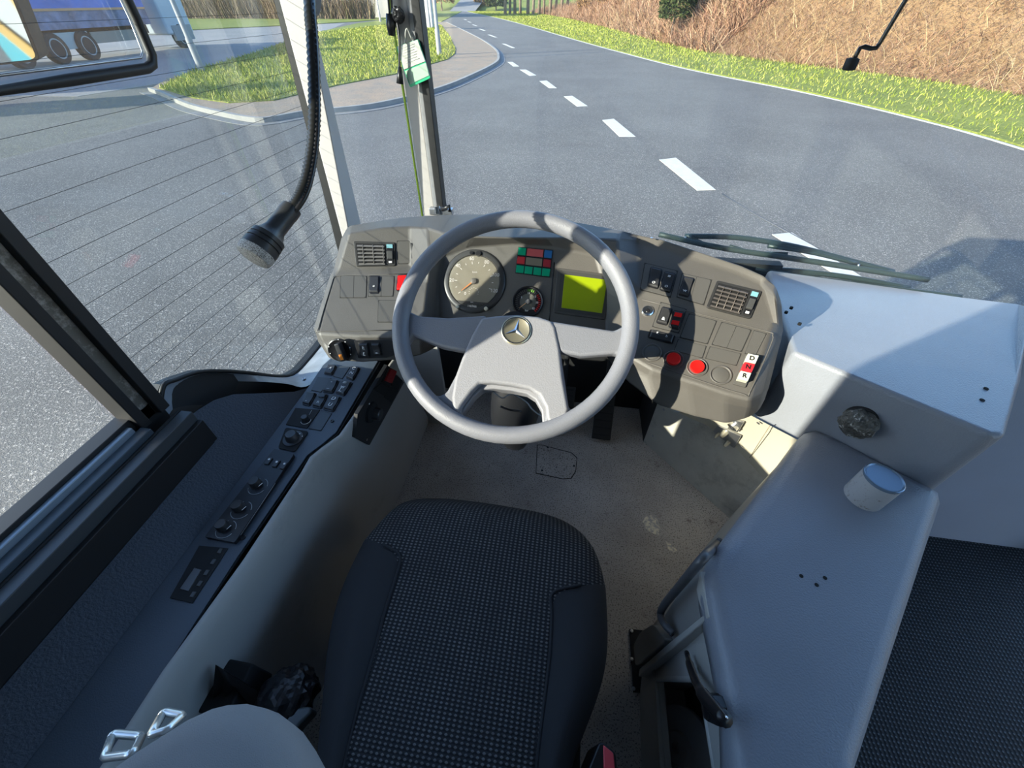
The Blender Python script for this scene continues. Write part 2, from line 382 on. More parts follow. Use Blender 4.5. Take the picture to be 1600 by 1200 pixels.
# divider between the driver's window panes
struct(box('trim_7', (-.738, .345, .68), (-.700, .363, 1.73), rubM, bevel=.002))
struct(box('trim_8', (-.738, .363, .68), (-.712, .385, 1.73), mat('scuffed_alloy', (.16, .15, .13), .5, metal=.4, dirt=(.38, .36, .33), dsc=40, dlo=.5, dhi=.62), bevel=.001))
struct(box('trim_9', (-.738, .385, .68), (-.700, .405, 1.73), rubM, bevel=.002))
# sill rails under the rear pane
for nm, x0, x1, z1, m in (('trim_20', -.742, -.712, .705, rubM), ('trim_21', -.712, -.702, .698, mat('rail_alloy', (.30, .36, .42), .35, metal=.5)),
                          ('trim_22', -.702, -.682, .688, mat('rail_blue_grey', (.045, .06, .075), .4)), ('trim_23', -.682, -.677, .678, blkM),
                          ('trim_24', -.677, -.655, .676, mat('rail_dark', (.05, .055, .06), .4)), ('trim_25', -.655, -.645, .655, rubM)):
    y1 = {'trim_20': .40, 'trim_21': .335, 'trim_22': .345}.get(nm, .400)
    struct(box(nm, (x0, -.7, .60), (x1, y1, z1), m, bevel=.0015))
# curved blue-grey sill under the front pane
so_ = smoothline([(-.722, .40, .672), (-.722, .43, .700), (-.722, .455, .693), (-.722, .50, .672), (-.722, .547, .633), (-.722, .60, .58), (-.722, .655, .52), (-.722, .70, .48), (-.722, .74, .465), (-.722, .80, .461), (-.722, .90, .461)], 4)
si_ = smoothline([pz(258, 665, .64), pz(264, 648, .65), pz(285, 622, .65), pz(312, 604, .635), pz(345, 596, .61), pz(385, 596, .575), pz(420, 597, .55), pz(450, 600, .53), pz(478, 604, .52), pz(515, 580, .52), pz(545, 560, .52)], 4)
silM = mat('sill_vinyl', (.26, .29, .33), .25, grain=.2, gs=300, var=.2, vsc=20)
sd_ = [p + Vector((.010, -.003, -.035)) for p in si_]
struct(loft('trim_30', [so_, [a.lerp(b, .5)+Vector((0, 0, .008)) for a, b in zip(so_, si_)], si_], silM, smooth=True))
struct(loft('trim_31', [si_, sd_], rubM, smooth=True)); struct(tube('trim_34', [p+Vector((.001, 0, .003)) for p in so_], .0045, rubM, n=8))
# ledge board between sill and switch strip
PP = Plane((-.585, 0, .55), Vector((-.095, 0, .08)).cross(Vector((0, 1, 0))), (0, 1, 0))
led = [PP.hit(492, 603), (-.585, .60, .55), (-.585, -.75, .55), (-.645, -.75, .60), (-.645, .39, .60)] + [PP.hit(*q) for q in ((275, 671), (290, 655), (310, 640), (335, 625), (365, 616), (420, 614), (460, 612))]
struct(prism('trim_32', led, (0, 0, -.02), ledM))
# ------------------------------------------------------------------ the inner wall of the driver's place
rid = [(620, 560), (604, 582), (570, 632), (535, 682), (510, 700), (490, 716), (478, 738), (460, 765), (388, 876)]
top = [pz(x, y, .55) for x, y in rid] + [Vector((-.488, .05, .55)), Vector((-.488, -.75, .55))]
bot = [Vector((-.49, 1.0, 0)), Vector((-.49, .86, 0)), Vector((-.49, .78, 0)), Vector((-.49, .66, 0)), Vector((-.49, .60, 0)), Vector((-.49, .55, 0)), Vector((-.49, .50, 0)), Vector((-.49, .44, 0)), Vector((-.49, .24, 0)), Vector((-.49, .05, 0)), Vector((-.49, -.75, 0))]
tin = [p+Vector((-.006, 0, .004)) for p in top]
tin2 = [p+Vector((-.012, 0, -.004)) for p in top]
wl = struct(loft('wall_left_lining', [tin2, tin, [p+Vector((.002, 0, .0)) for p in top], [a.lerp(b, .06)+Vector((.004, 0, 0)) for a, b in zip(top, bot)], [a.lerp(b, .5) for a, b in zip(top, bot)], bot], gryW, smooth=True))
box('lining_upright', (-.50, .985, 0), (-.40, 1.0, .6), gryW, wl)
struct(prism('wall_step', [(.30, -3, FL), (.30, .35, FL), (.62, .745, FL), (.62, 1.03, FL)] , (0, 0, .36), gryP))
struct(prism('wall_underbox', [(.436, 1.02, .27), (.62, .745, .27), (.62, 1.02, .27)], (0, 0, .02), crmM))
# ================================================================== DASHBOARD
LL = plane3((495, 520, .685), (610, 525, .685), (580, 428, .752))
LU = plane3((525, 422, .758), (645, 416, .758), (590, 365, .82))
RL = plane3((995, 567, .685), (1172, 627, .685), (1100, 485, .762))
RU = plane3((1000, 452, .768), (1217, 508, .768), (1100, 395, .825))
_c = pz(745, 440, .745); CL = Plane(_c, (0, -math.sin(math.radians(48)), math.cos(math.radians(48))))
LF = plane3((510, 533, .68), (600, 535, .68), (555, 566, .635))
dash = thing('dashboard', 'grey brown grained instrument panel wrapped around the steering wheel', 'dashboard', (0, .85, .65))
def on(k, x, y): return k.hit(x, y) if isinstance(k, Plane) else pz(x, y, k)
cols = [  # R0 back edge, R1 front of the top, R2/R3 crease, R4 lip, R5 under the lip
 ((541, 357, .79), (533, 372, .795), (521, 420, .75), (514, 432, .745), (489, 512, .68), (497, 532, .655), (512, 560, .635)),
 ((548, 352, .80), (545, 364, LU), (528, 421, LU), (522, 431, LL), (497, 521, LL), (504, 536, .665), (522, 564, .635)),
 ((600, 343, .825), (598, 356, LU), (598, 418, LU), (598, 428, LL), (560, 525, LL), (562, 534, .67), (566, 567, .635)),
 ((640, 338, .83), (640, 354, LU), (640, 416, LU), (640, 427, LL), (622, 526, LL), (622, 534, .67), (624, 563, .635)),
 ((668, 336, .832), (668, 356, .832), (672, 410, .79), (668, 440, .755), (658, 528, .68), (658, 536, .67), (660, 555, .64)),
 ((700, 335, .835), (700, 366, .838), (692, 402, CL), (686, 440, CL), (684, 520, CL), (684, 530, .655), (686, 540, .63)),
 ((740, 334, .835), (740, 370, .838), (730, 387, CL), (735, 440, CL), (735, 520, CL), (735, 530, .655), (735, 540, .63)),
 ((800, 335, .838), (800, 372, .838), (800, 381, CL), (800, 440, CL), (800, 520, CL), (800, 530, .655), (800, 545, .63)),
 ((850, 339, .838), (850, 372, .838), (862, 385, CL), (870, 450, CL), (870, 530, CL), (870, 540, .655), (870, 550, .63)),
 ((910, 348, .838), (905, 372, .838), (930, 399, CL), (945, 450, CL), (950, 535, CL), (948, 545, .655), (945, 555, .63)),
 ((970, 359, .838), (965, 374, .835), (968, 420, .80), (975, 470, .755), (968, 550, .685), (962, 562, .67), (960, 575, .63)),
 ((1000, 366, .836), (995, 379, RU), (1000, 452, RU), (997, 463, RL), (984, 557, RL), (977, 570, .665), (980, 597, .64)),
 ((1036, 373, .834), (1030, 387, RU), (1040, 462, RU), (1037, 473, RL), (1020, 577, RL), (1014, 590, .665), (1028, 634, .62)),
 ((1100, 394, .83), (1092, 408, RU), (1110, 480, RU), (1106, 491, RL), (1082, 598, RL), (1078, 610, .665), (1085, 652, .615)),
 ((1160, 414, .825), (1152, 427, RU), (1170, 496, RU), (1166, 507, RL), (1138, 617, RL), (1134, 628, .665), (1135, 663, .61)),
 ((1196, 430, .82), (1190, 444, RU), (1208, 506, RU), (1203, 518, RL), (1172, 626, RL), (1172, 636, .665), (1165, 655, .62)),
 ((1213, 447, .81), (1211, 462, .808), (1217, 510, .76), (1214, 522, .752), (1191, 618, .68), (1189, 628, .665), (1180, 648, .63)),
 ((1221, 470, .79), (1222, 480, .785), (1223, 515, .745), (1222, 530, .738), (1200, 608, .672), (1197, 622, .655), (1187, 640, .63))]
rows = [[on(c[k][2], c[k][0], c[k][1]) for c in cols] for k in range(7)]
n = len(rows[0])
back = [p + Vector((0, .015, -.03)) for p in rows[0]]
under = [p + Vector((0, .10, -.02)) for p in rows[6]]
u0, u1 = under[0], under[-1]
rowsx = [[Vector((p.x, min(p.y+.02, 1.12), .60)) for p in rows[0]], back] + rows + [under, [Vector((p.x, max(p.y+.10, .9), .60)) for p in rows[6]]]
v = []; f = []
for r in rowsx: v += r
for i in range(len(rowsx)-1):
    for j in range(n-1): f.append([i*n+j, i*n+j+1, (i+1)*n+j+1, (i+1)*n+j])
for j in (0, n-1): f.append([i*n+j for i in range(len(rowsx))])
for j in range(n-1): f.append([j, j+1, (len(rowsx)-1)*n+j+1, (len(rowsx)-1)*n+j])
body = mesh('dashboard_body', v, f, dashM, dash, bevel=.007, seg=4, ang=9)
# mouldings that run along the crease and around the lower fields
def bead(pl, pts, r=.0012, m=dashM, closed=False, nm='moulding'):
    P = [pl.hit(*q, .0002) for q in pts]
    if closed: P.append(P[0])
    return tube(nm, smoothline(P, 3), r, m, dash, n=6)
bead(LL, [(520, 436), (536, 430), (640, 428)]); bead(LL, [(522, 432), (498, 512), (505, 517), (612, 516)])
bead(RL, [(1003, 468), (1090, 490), (1196, 517), (1207, 524), (1204, 540), (1172, 612), (1162, 616), (1092, 594), (1010, 566)])
# --- switches
cavM = mat('recess_black', (.004, .004, .005), .9)
lineM = mat('panel_gap', (.02, .019, .018), .8)
def mid(q): return (sum(a for a, b in q)/4, sum(b for a, b in q)/4)
def scaleq(q, s):
    c = mid(q); return [(c[0]+(a-c[0])*s, c[1]+(b-c[1])*s) for a, b in q]
def blank(q, pl, root=dash, m=dashB, split=0):
    """blanking plate: shadow gap, raised plate, and a scored line if it covers two places"""
    plate('blank_gap', scaleq(q, 1.05), pl, lineM, root, h=.0006, base=-.003, bevel=0)
    o = plate('blanking_plate', rq(q, .08), pl, m, root, h=.0014, base=-.002, bevel=.0004)
    if split:
        a, b, c, d = q; e = ((a[0]+b[0])/2, (a[1]+b[1])/2); g = ((c[0]+d[0])/2, (c[1]+d[1])/2)
        tube('scored_line', [pl.hit(*e, .0014), pl.hit(*g, .0014)], .0004, lineM, o, n=4)
    return o
def rocker(q, pl, root=dash, marks=(), m=keyM, label=None, big=.007):
    """q = corners top left, top right, bottom right, bottom left"""
    hs = plate('rocker_switch', rq(scaleq(q, 1.14), .15), pl, blk, root, h=.0022, bevel=.0006)
    a, b, c, d = [pl.hit(*p) for p in q]; n_ = pl.n
    rowsk = []
    for t, h in ((0, .002), (.03, big*.75), (.12, big), (.5, big*.55), (.88, big*.95), (.97, big*.7), (1, .002)):
        l, r_ = a.lerp(d, t), b.lerp(c, t)
        rowsk.append([l+n_*.001, l.lerp(r_, .06)+n_*h, l.lerp(r_, .5)+n_*h, l.lerp(r_, .94)+n_*h, r_+n_*.001])
    k = loft('rocker', rowsk, m, hs, smooth=True, bevel=.0005, ang=50)
    if label: tag(hs, label)
    for s_, t, col in marks:
        p = a.lerp(d, t).lerp(b.lerp(c, t), .5) + n_*(big*(.62+.9*abs(t-.5)) + .0006)
        w_ = (b-a).length
        if s_ == '#':
            hw = (b-a)*.36; hh = (d-a)*.13
            prism('red_legend', [p-hw-hh, p+hw-hh, p+hw+hh, p-hw+hh], n_*.0006, col, hs)
        else: text('symbol', s_, p, (b-a), n_, w_*.55, col, hs, h=.0003)
    return hs
def bil(q, s, t):
    a, b, c, d = q
    return (a[0]*(1-s)*(1-t)+b[0]*s*(1-t)+c[0]*s*t+d[0]*(1-s)*t, a[1]*(1-s)*(1-t)+b[1]*s*(1-t)+c[1]*s*t+d[1]*(1-s)*t)
def sub(q, s0, t0, s1, t1): return [bil(q, s0, t0), bil(q, s1, t0), bil(q, s1, t1), bil(q, s0, t1)]
def vent(q, pl, ns, nvert, slat):
    fr = plate('air_vent', rq(q, .06), pl, mat('vent_frame', (.03, .029, .028), .45), dash, h=.003, bevel=.0008)
    plate('vent_cavity', sub(q, .05, .09, .76, .92), pl, cavM, fr, h=.0034, bevel=0)
    for i in range(ns):
        t = .14 + .72*i/(ns-1)
        a, b = pl.hit(*bil(q, .07, t), .0035), pl.hit(*bil(q, .74, t), .0035)
        dn = (pl.hit(*bil(q, .07, t+.10), .0035)-a)*.8
        prism('vent_slat', [a, b, b+dn+pl.n*.003, a+dn+pl.n*.003], pl.n*.0009, slat, fr)
    for i in range(nvert):
        s_ = .2+.5*i/max(nvert-1, 1)
        a, b = pl.hit(*bil(q, s_, .12), .006), pl.hit(*bil(q, s_, .88), .006)
        tube('vent_bar', [a, b], .0008, slat, fr, n=5)
    lerp2 = sub(q, .80, .10, .96, .90)
    plate('slider_slot', lerp2, pl, blk, fr, h=.0042, bevel=.0003)
    plate('slider', sub(q, .81, .38, .95, .72), pl, mat('slider_grey', (.06, .06, .058), .4), fr, h=.0085, bevel=.0008)
    plate('cold_mark', sub(q, .80, .10, .95, .26), pl, mat('pale_teal', (.18, .38, .42), .4), fr, h=.0048, bevel=0)
    plate('warm_mark', sub(q, .84, .80, .92, .88), pl, whM, fr, h=.0048, bevel=0)
    return fr
slatD = mat('vent_slat_grey', (.16, .15, .14), .5); slatB = mat('vent_slat_brown', (.15, .125, .105), .5)
vent([(553, 377), (617, 379), (618, 416), (557, 417)], LU, 6, 3, slatD)
vent([(1120, 439), (1190, 456), (1172, 499), (1103, 481)], RU, 6, 4, slatB)
blank([(621, 377), (659, 376), (655, 411), (623, 412)], LU)
rocker([(642, 380), (656, 379), (655, 406), (643, 407)], LU, marks=(('*', .22, whM), ('=', .8, whM)))
blank([(533, 431), (573, 432), (572, 465), (532, 465)], LL, split=1)
blank([(577, 432), (616, 432), (614, 463), (576, 463)], LL, split=1)
rocker([(579, 433), (593, 433), (592, 458), (578, 458)], LL, marks=(('*', .72, whM),))
rocker([(622, 432), (637, 431), (634, 454), (620, 454)], LL, m=redM, label='red hazard rocker')
blank([(592, 470), (631, 470), (629, 503), (591, 503)], LL)
blank([(1008, 412), (1058, 424), (1047, 464), (1001, 452)], RU)
rocker([(1017, 419), (1034, 423), (1028, 451), (1012, 447)], RU, marks=(('o', .8, whM),))
rocker([(1039, 426), (1055, 430), (1047, 457), (1031, 453)], RU, marks=(('=', .25, whM), ('o', .8, whM)))
blank([(1066, 428), (1111, 438), (1099, 476), (1058, 464)], RU, split=1)
rocker([(1069, 434), (1084, 437), (1075, 464), (1060, 460)], RU, marks=(('w', .8, whM),))
blank([(1033, 473), (1072, 484), (1060, 520), (1020, 510)], RL)
rocker([(1035, 481), (1050, 484), (1042, 508), (1026, 504)], RL, marks=(('&', .75, whM),))
rocker([(1053, 487), (1069, 490), (1060, 515), (1045, 511)], RL, marks=(('#', .24, redM), ('#', .74, redM)), label='black rocker with two red legends')
hk = rocker([(1053, 525), (1049, 537), (1014, 528), (1018, 516)], RL, marks=())
ptext('symbol', 'K', 1027, 523, RL, .0075, whM, hk, h=.0085, ux=(1040, 527)); ptext('symbol', 'h', 1041, 528, RL, .0075, whM, hk, h=.0085, ux=(1054, 532))
blank([(1077, 491), (1119, 502), (1105, 537), (1063, 527)], RL)
blank([(1128, 504), (1173, 516), (1158, 549), (1113, 538)], RL, split=1)
blank([(1110, 542), (1157, 553), (1150, 571), (1103, 560)], RL)
blank([(1060, 531), (1103, 541), (1097, 559), (1054, 548)], RL)
blank([(1178, 517), (1197, 522), (1180, 556), (1164, 552)], RL)
def disc(nm, px, py, pl, prof, m, root=dash, n=32): return lathe(nm, pl.hit(px, py), pl.n, prof, m, root, n=n)
lk = disc('ignition_lock', 1012, 486, RL, [(-.002, .0125), (.002, .0125), (.004, .0105), (.003, .006), (.003, 0)], chr_)
disc('key_slot', 1012, 486, RL, [(.003, .0035), (.0045, .0035), (.0045, 0)], blk, lk)
for px, py, c in ((1019, 551, None), (1052, 562, 1), (1089, 574, 1), (1126, 586, None)):
    rg = disc('push_button' if c else 'round_blanking_cap', px, py, RL, [(-.002, .0195), (.0022, .0195), (.0028, .018), (.0018, .0165), (.0008, .016), (.0008, 0)], dashM)
    if c:
        disc('button_cap', px, py, RL, [(0, .0132), (.006, .0132), (.0075, .012), (.007, .009), (.0068, 0)], redM, rg); tag(rg, 'round red push button')
    else: disc('cap_face', px, py, RL, [(0, .0145), (.0018, .0145), (.0022, .0135), (.0022, 0)], dashB, rg)
# gear selector with D N R keys
gq = [(1165, 554), (1185, 558), (1164, 606), (1145, 601)]
gs_ = plate('gear_selector', gq, RL, dashB, dash, h=.004)
keyW = mat('key_cream', (.62, .62, .50), .45); keyR = mat('key_red', (.62, .02, .03), .4)
for i, (ch, m) in enumerate((('D', keyW), ('N', keyR), ('R', keyW))):
    t0 = .06+.28*i; q = sub(gq, .08, t0, .92, t0+.26)
    kk = plate('gear_key', q, RL, m, gs_, h=.016, bevel=.001)
    c0 = RL.hit(*mid(q)) + RL.n*.0164; text('key_letter', ch, c0, RL.hit(*q[1])-RL.hit(*q[0]), RL.n, .012, blk, kk, h=.0004, bold=.0003)
# rotary light switch and rockers under the left lip
rs = disc('light_switch', 531, 547, LF, [(-.003, .026), (.003, .026), (.004, .024), (.002, .021), (.002, 0)], blk)
for k in range(7):
    a = math.radians(200-k*37); p = LF.hit(531, 547, .0042)+LF.u*math.cos(a)*.0245+LF.v*math.sin(a)*.0245
    lathe('dial_mark', p, LF.n, [(0, .0012), (.0006, .0012), (.0006, 0)], whM, rs, n=8)
kn = LF.u*.22+LF.v*-.97; kp = LF.u*.97+LF.v*.22; kc = LF.hit(536, 547, .002)
prism('knob', [kc+kn*.020+kp*.005, kc-kn*.020+kp*.005, kc-kn*.020-kp*.006, kc+kn*.020-kp*.006], LF.n*.018, keyM, rs, bevel=.002)
prism('orange_mark', [kc+kn*.017+kp*.003+LF.n*.018, kc+kn*.004+kp*.003+LF.n*.018, kc+kn*.004-kp*.004+LF.n*.018, kc+kn*.017-kp*.004+LF.n*.018], LF.n*.0006, mat('orange_print', (.85, .25, .02), .4), rs)
rocker([(561, 536), (575, 536), (577, 556), (566, 556)], LF, marks=(('E', .3, whM), ('E', .8, whM)))
rocker([(581, 536), (593, 536), (596, 554), (586, 554)], LF, marks=(('=', .8, whM),))
plate('switch_recess', [(553, 532), (612, 531), (622, 552), (604, 559), (560, 560)], LF, blk, dash, h=.0005)
# --- instruments
rim_ = mat('gauge_rim', (.05, .05, .05), .35); face = mat('gauge_face', (.23, .22, .18), .5); faceD = mat('gauge_face_dark', (.035, .036, .034), .5)
gls2 = glass('gauge_glass', dust=.02, refl=.8, dsc=40., tint=(.97, .95, .93), dcol=(.8, .78, .72))
c = CL.hit(741, 440)
sp = lathe('speedometer', c, CL.n, [(-.004, .0735), (.002, .0735), (.004, .0715), (.005, .070), (.0045, .062), (.002, .060), (.002, 0)], rim_, dash, n=56)
lathe('gauge_gap', c, CL.n, [(-.004, .0748), (.0012, .0748), (.0012, 0)], blk, sp, n=56)
pts = []
for k in range(40):
    a = math.radians(-52+k*(284/39)); pts.append(c+CL.n*.0025+CL.u*math.cos(a)*.0595+CL.v*math.sin(a)*.0595)
prism('dial_face', pts, CL.n*.0006, face, sp)
pts2 = []
for k in range(16):
    a = math.radians(233+k*(74/15)); pts2.append(c+CL.n*.0025+CL.u*math.cos(a)*.0655+CL.v*math.sin(a)*.0655)
prism('odometer_band', pts2, CL.n*.001, faceD, sp)
for i, k in enumerate(range(0, 126, 10)):
    a = math.radians(222-k*252/125); d = CL.u*math.cos(a)+CL.v*math.sin(a); e = CL.n.cross(d)
    o0 = c+CL.n*.0033+d*(.040 if k % 20 == 0 else .042); o1 = c+CL.n*.0033+d*.046
    prism('tick', [o0-e*.0007, o0+e*.0007, o1+e*.0007, o1-e*.0007], CL.n*.0004, whM, sp)
    if k % 20 == 0 and k: text('numeral', str(k), c+CL.n*.0034+d*.053, CL.u, CL.n, .0115, whM, sp)
text('dial_text', 'km/h', c+CL.n*.0034+CL.v*.021, CL.u, CL.n, .006, whM, sp)
text('dial_text', '0', c+CL.n*.0034+CL.v*-.030-CL.u*.018, CL.u, CL.n, .010, whM, sp)
for k in range(9):
    a = math.radians(200-k*27); p = c+CL.v*-.026+CL.u*.002+CL.n*.0034+(CL.u*math.cos(a)+CL.v*math.sin(a))*.011
    lathe('clock_mark', p, CL.n, [(0, .0008), (.0004, .0008), (.0004, 0)], whM, sp, n=6)
text('odometer_digits', '146966', c+CL.n*.0036+CL.v*-.058+CL.u*.001, CL.u, CL.n, .0075, whM, sp)
text('dial_text', 'km', c+CL.n*.0036+CL.v*-.0485, CL.u, CL.n, .005, whM, sp)
for px, py in ((716, 480), (760, 483)): lathe('trip_knob', CL.hit(px, py, .002), CL.n, [(0, .0045), (.008, .0045), (.009, .0035), (.009, 0)], mat('beige_knob', (.55, .50, .38), .4), sp, n=14)
lathe('dial_latch', CL.hit(737, 396, .003), CL.n, [(0, .004), (.006, .004), (.006, 0)], blk, sp, n=12); lathe('dial_latch', CL.hit(748, 397, .003), CL.n, [(0, .006), (.006, .006), (.006, 0)], blk, sp, n=12)
def needle(c, ang, r0, r1, wd, m, root, hub, h=.006):
    d = CL.u*math.cos(ang)+CL.v*math.sin(ang); e = CL.n.cross(d); o = c+CL.n*h
    prism('needle', [o-d*r0-e*wd, o-d*r0+e*wd, o+d*r1+e*wd*.35, o+d*r1-e*wd*.35], CL.n*.001, m, root)
    lathe('needle_hub', c+CL.n*.003, CL.n, [(0, hub), (.0048, hub), (.0055, hub*.8), (.0055, 0)], mat('hub_grey_small', (.12, .12, .12), .4), root, n=18)
needle(c, math.radians(222), 0, .036, .0016, mat('orange_needle', (.75, .25, .05), .4), sp, .0068)
lathe('gauge_cover', c, CL.n, [(.0095, .061), (.0100, .0), ], gls2, sp, n=48)
c2 = CL.hit(825, 472)
pg = lathe('pressure_gauge', c2, CL.n, [(-.004, .036), (.004, .036), (.007, .034), (.006, .0315), (.002, .031), (.002, 0)], blk, dash, n=44)
lathe('dial_face', c2, CL.n, [(.002, .019), (.0026, .019), (.0026, 0)], mat('dull_face', (.10, .10, .085), .5), pg, n=36)
for k in range(30):
    a = math.radians(225-k*9.3); d = CL.u*math.cos(a)+CL.v*math.sin(a); e = CL.n.cross(d); o = c2+CL.n*.0024
    m = MATS.get('green_mark') or mat('green_mark', (.25, .6, .1), .4)
    m = redM if k > 19 else (m if 13 < k < 18 else mat('faint_mark', (.10, .10, .10), .5))
    prism('tick', [o+d*.024-e*.0007, o+d*.024+e*.0007, o+d*.0295+e*.0007, o+d*.0295-e*.0007], CL.n*.0006, m, pg)
for s_, a, r_ in (('5', 150, .018), ('10', 92, .020), ('15', 42, .020), ('20', 0, .021), ('25', -45, .020), ('bar', -92, .020)):
    a = math.radians(a); text('numeral', s_, c2+CL.n*.0031+(CL.u*math.cos(a)+CL.v*math.sin(a))*r_, CL.u, CL.n, .0062, whM, pg)
needle(c2, math.radians(222), 0, .024, .0011, mat('amber_needle', (.8, .45, .2), .4), pg, .0055)
# warning light block
wq = [(810, 386), (864, 391), (859, 434), (805, 427)]
wb = plate('warning_light_block', wq, CL, blk, dash, h=.002, bevel=.0004)
cells = [(0, 0, .25, 0, grnL), (.25, 0, .75, 0, mat('pink_lens', (.50, .09, .09), .35)), (.75, 0, 1, 0, bluL), (0, 1, .25, 1, redL), (.25, 1, .75, 1, ambL), (.75, 1, 1, 1, mat('dark_red_lens', (.30, .02, .03), .35)),
         (0, 2, .25, 2, grnL), (.25, 2, .5, 2, grnL), (.5, 2, .75, 2, grnL), (.75, 2, 1, 2, grnL)]
for s0, r0, s1, _, m in cells:
    plate('warning_lens', sub(wq, s0+.015, r0/3+.03, s1-.015, r0/3+.305), CL, m, wb, h=.0032, bevel=.0003)
# display
dq = [(871, 419), (957, 430), (945, 500), (865, 489)]
ds = plate('display', rq(dq, .05), CL, mat('display_frame', (.06, .058, .055), .4), dash, h=.004, bevel=.001)
plate('display_recess', sub(dq, .06, .05, .96, .95), CL, mat('display_bezel', (.04, .04, .038), .5), ds, h=.0048, bevel=.0003)
plate('screen', sub(dq, .14, .13, .92, .87), CL, mat('lcd_green', (.26, .33, .004), .3), ds, h=.0054, bevel=.0003)
bead(CL, [(866, 410), (862, 450), (858, 505)], r=.0015, m=blk)
# small vents of the top edge, screws
for px, py in ((1018, 372), (912, 357)): lathe('screw', pz(px, py, .8385), (0, 0, 1), [(0, .003), (.001, .003), (.001, 0)], alu, dash, n=10)
# ================================================================== STEERING WHEEL
TW = math.radians(33); wc = pd(801.6, 500, .74); WP = Plane(wc, (0, -math.sin(TW), math.cos(TW)))
Ro = .2293; tr = .0172; Rm = Ro-tr*.96
sw = thing('steering_wheel', 'large grey four spoke steering wheel in front of the instruments', 'steering wheel', tuple(wc))
rows = []
for i in range(72):
    a = 2*PI*i/72; d = WP.u*math.cos(a)+WP.v*math.sin(a)
    rows.append([wc + d*(Rm+tr*.9*math.cos(b)) + WP.n*tr*1.05*math.sin(b) for b in [2*PI*j/16 for j in range(16)]])
rows.append(rows[0])
loft('rim', rows, whlM, sw, closed=True, smooth=True)
def wplate(nm, q, m, h0, h1, bev, sg=3, **k):
    pts = [WP.hit(*p) + WP.n*h0 for p in q]; return prism(nm, pts, WP.n*(h1-h0), m, sw, bevel=bev, seg=sg, **k)
spokeM = whlM
wplate('spoke', [(618, 478), (636, 484), (655, 493), (700, 496), (760, 492), (750, 525), (732, 550), (690, 542), (645, 524), (636, 535), (622, 550)], spokeM, -.022, .0, .006)
wplate('spoke', [(856, 500), (920, 510), (960, 516), (976, 508), (990, 490), (996, 520), (990, 570), (976, 560), (962, 552), (907, 556), (874, 549)], spokeM, -.022, .0, .006)
wplate('spoke', [(750, 540), (732, 550), (713, 582), (697, 612), (684, 619), (672, 612), (664, 630), (690, 652), (722, 670), (745, 676), (752, 668), (735, 662), (719, 645), (722, 632), (745, 603), (775, 570)], spokeM, -.024, -.002, .006)
wplate('spoke', [(850, 540), (876, 548), (889, 637), (896, 641), (923, 627), (930, 638), (900, 661), (868, 672), (835, 679), (808, 681), (800, 672), (830, 668), (850, 664), (853, 640), (838, 615), (815, 590)], spokeM, -.024, -.002, .006)
# hub cover: dished pad whose lower edge arches over the opening
hubq = [(752, 497), (775, 494), (807, 492), (840, 495), (862, 502), (868, 512), (875, 545), (880, 590), (889, 640), (884, 656), (862, 664), (854, 655), (852, 637), (842, 618), (826, 608), (800, 603), (768, 599), (750, 600), (738, 612), (722, 634), (714, 648), (708, 640), (706, 622), (711, 590), (722, 560), (737, 525)]
cen = (805, 560); 
wplate('hub_cover', hubq, hubM, -.03, .004, .009, sg=4)
inn = [(756, 600), (775, 598), (800, 601), (822, 606), (838, 617), (848, 636), (850, 652), (838, 640), (828, 622), (800, 612), (768, 609), (748, 614), (728, 634), (736, 618)]
wplate('hub_skirt', [(748, 596), (768, 594), (800, 598), (828, 604), (846, 616), (856, 640), (856, 662), (848, 664), (846, 640), (836, 622), (822, 613), (798, 608), (768, 605), (750, 607), (738, 618), (724, 638), (719, 646), (716, 640), (734, 608)], hubM, -.045, -.012, .006)
wplate('hub_base', [(760, 520), (800, 505), (850, 520), (862, 560), (856, 590), (800, 592), (752, 590), (748, 555)], blkM, -.06, -.02, .006)
bg_ = lathe('badge', WP.hit(807, 518)+WP.n*.0035, WP.n, [(0, .0275), (.0025, .0275), (.0035, .0262), (.0026, .0248), (.0022, 0)], mat('badge_gold', (.55, .50, .36), .28, metal=.8), sw, n=40)
bc = WP.hit(807, 518)+WP.n*.006
for k in range(3):
    a = math.radians(84+120*k); d = WP.u*math.cos(a)+WP.v*math.sin(a); e = WP.n.cross(d)
    for sgn in (1, -1):
        mesh('star_arm', [bc+WP.n*.0022, bc+d*.0235, bc+(d*.35+e*.6*sgn)*.0065, bc-WP.n*.0005], [[0, 1, 2], [0, 2, 3], [1, 3, 2], [0, 3, 1]], chr_, bg_)
lathe('badge_ring', bc-WP.n*.0005, WP.n, [(0, .0262), (.0018, .0258), (.0018, .0238), (0, .0235)], chr_, bg_, n=40)
# column and boot
col_ = thing('steering_column', 'black steering column housing hanging below the wheel hub', 'steering column', (-.09, .65, .45))
dn = -WP.n
lathe('column_sleeve', wc-WP.n*.028, dn, [(0, .030), (.03, .034), (.06, .045), (.12, .055), (.16, .05), (.30, .04)], blkM, col_)
wrk = [(-.145, .60), (-.15, .70), (-.13, .76), (-.05, .76), (-.03, .70), (-.035, .60), (-.06, .57), (-.12, .57)]
rows = []
for z, s_, dy in ((.38, .55, .0), (.43, .75, 0), (.47, 1.0, 0), (.56, 1.05, 0), (.64, .95, .02), (.70, .7, .05)):
    rows.append([Vector((-.09+(x+.09)*s_+.004*math.sin(9*i+z*90), .665+(y-.665)*s_+dy+.004*math.cos(7*i+z*60), z+.006*math.sin(5*i))) for i, (x, y) in enumerate(wrk)])
loft('column_boot', rows, mat('boot_vinyl', (.012, .013, .016), .35), col_, closed=True, caps=True, smooth=True, subs=1)
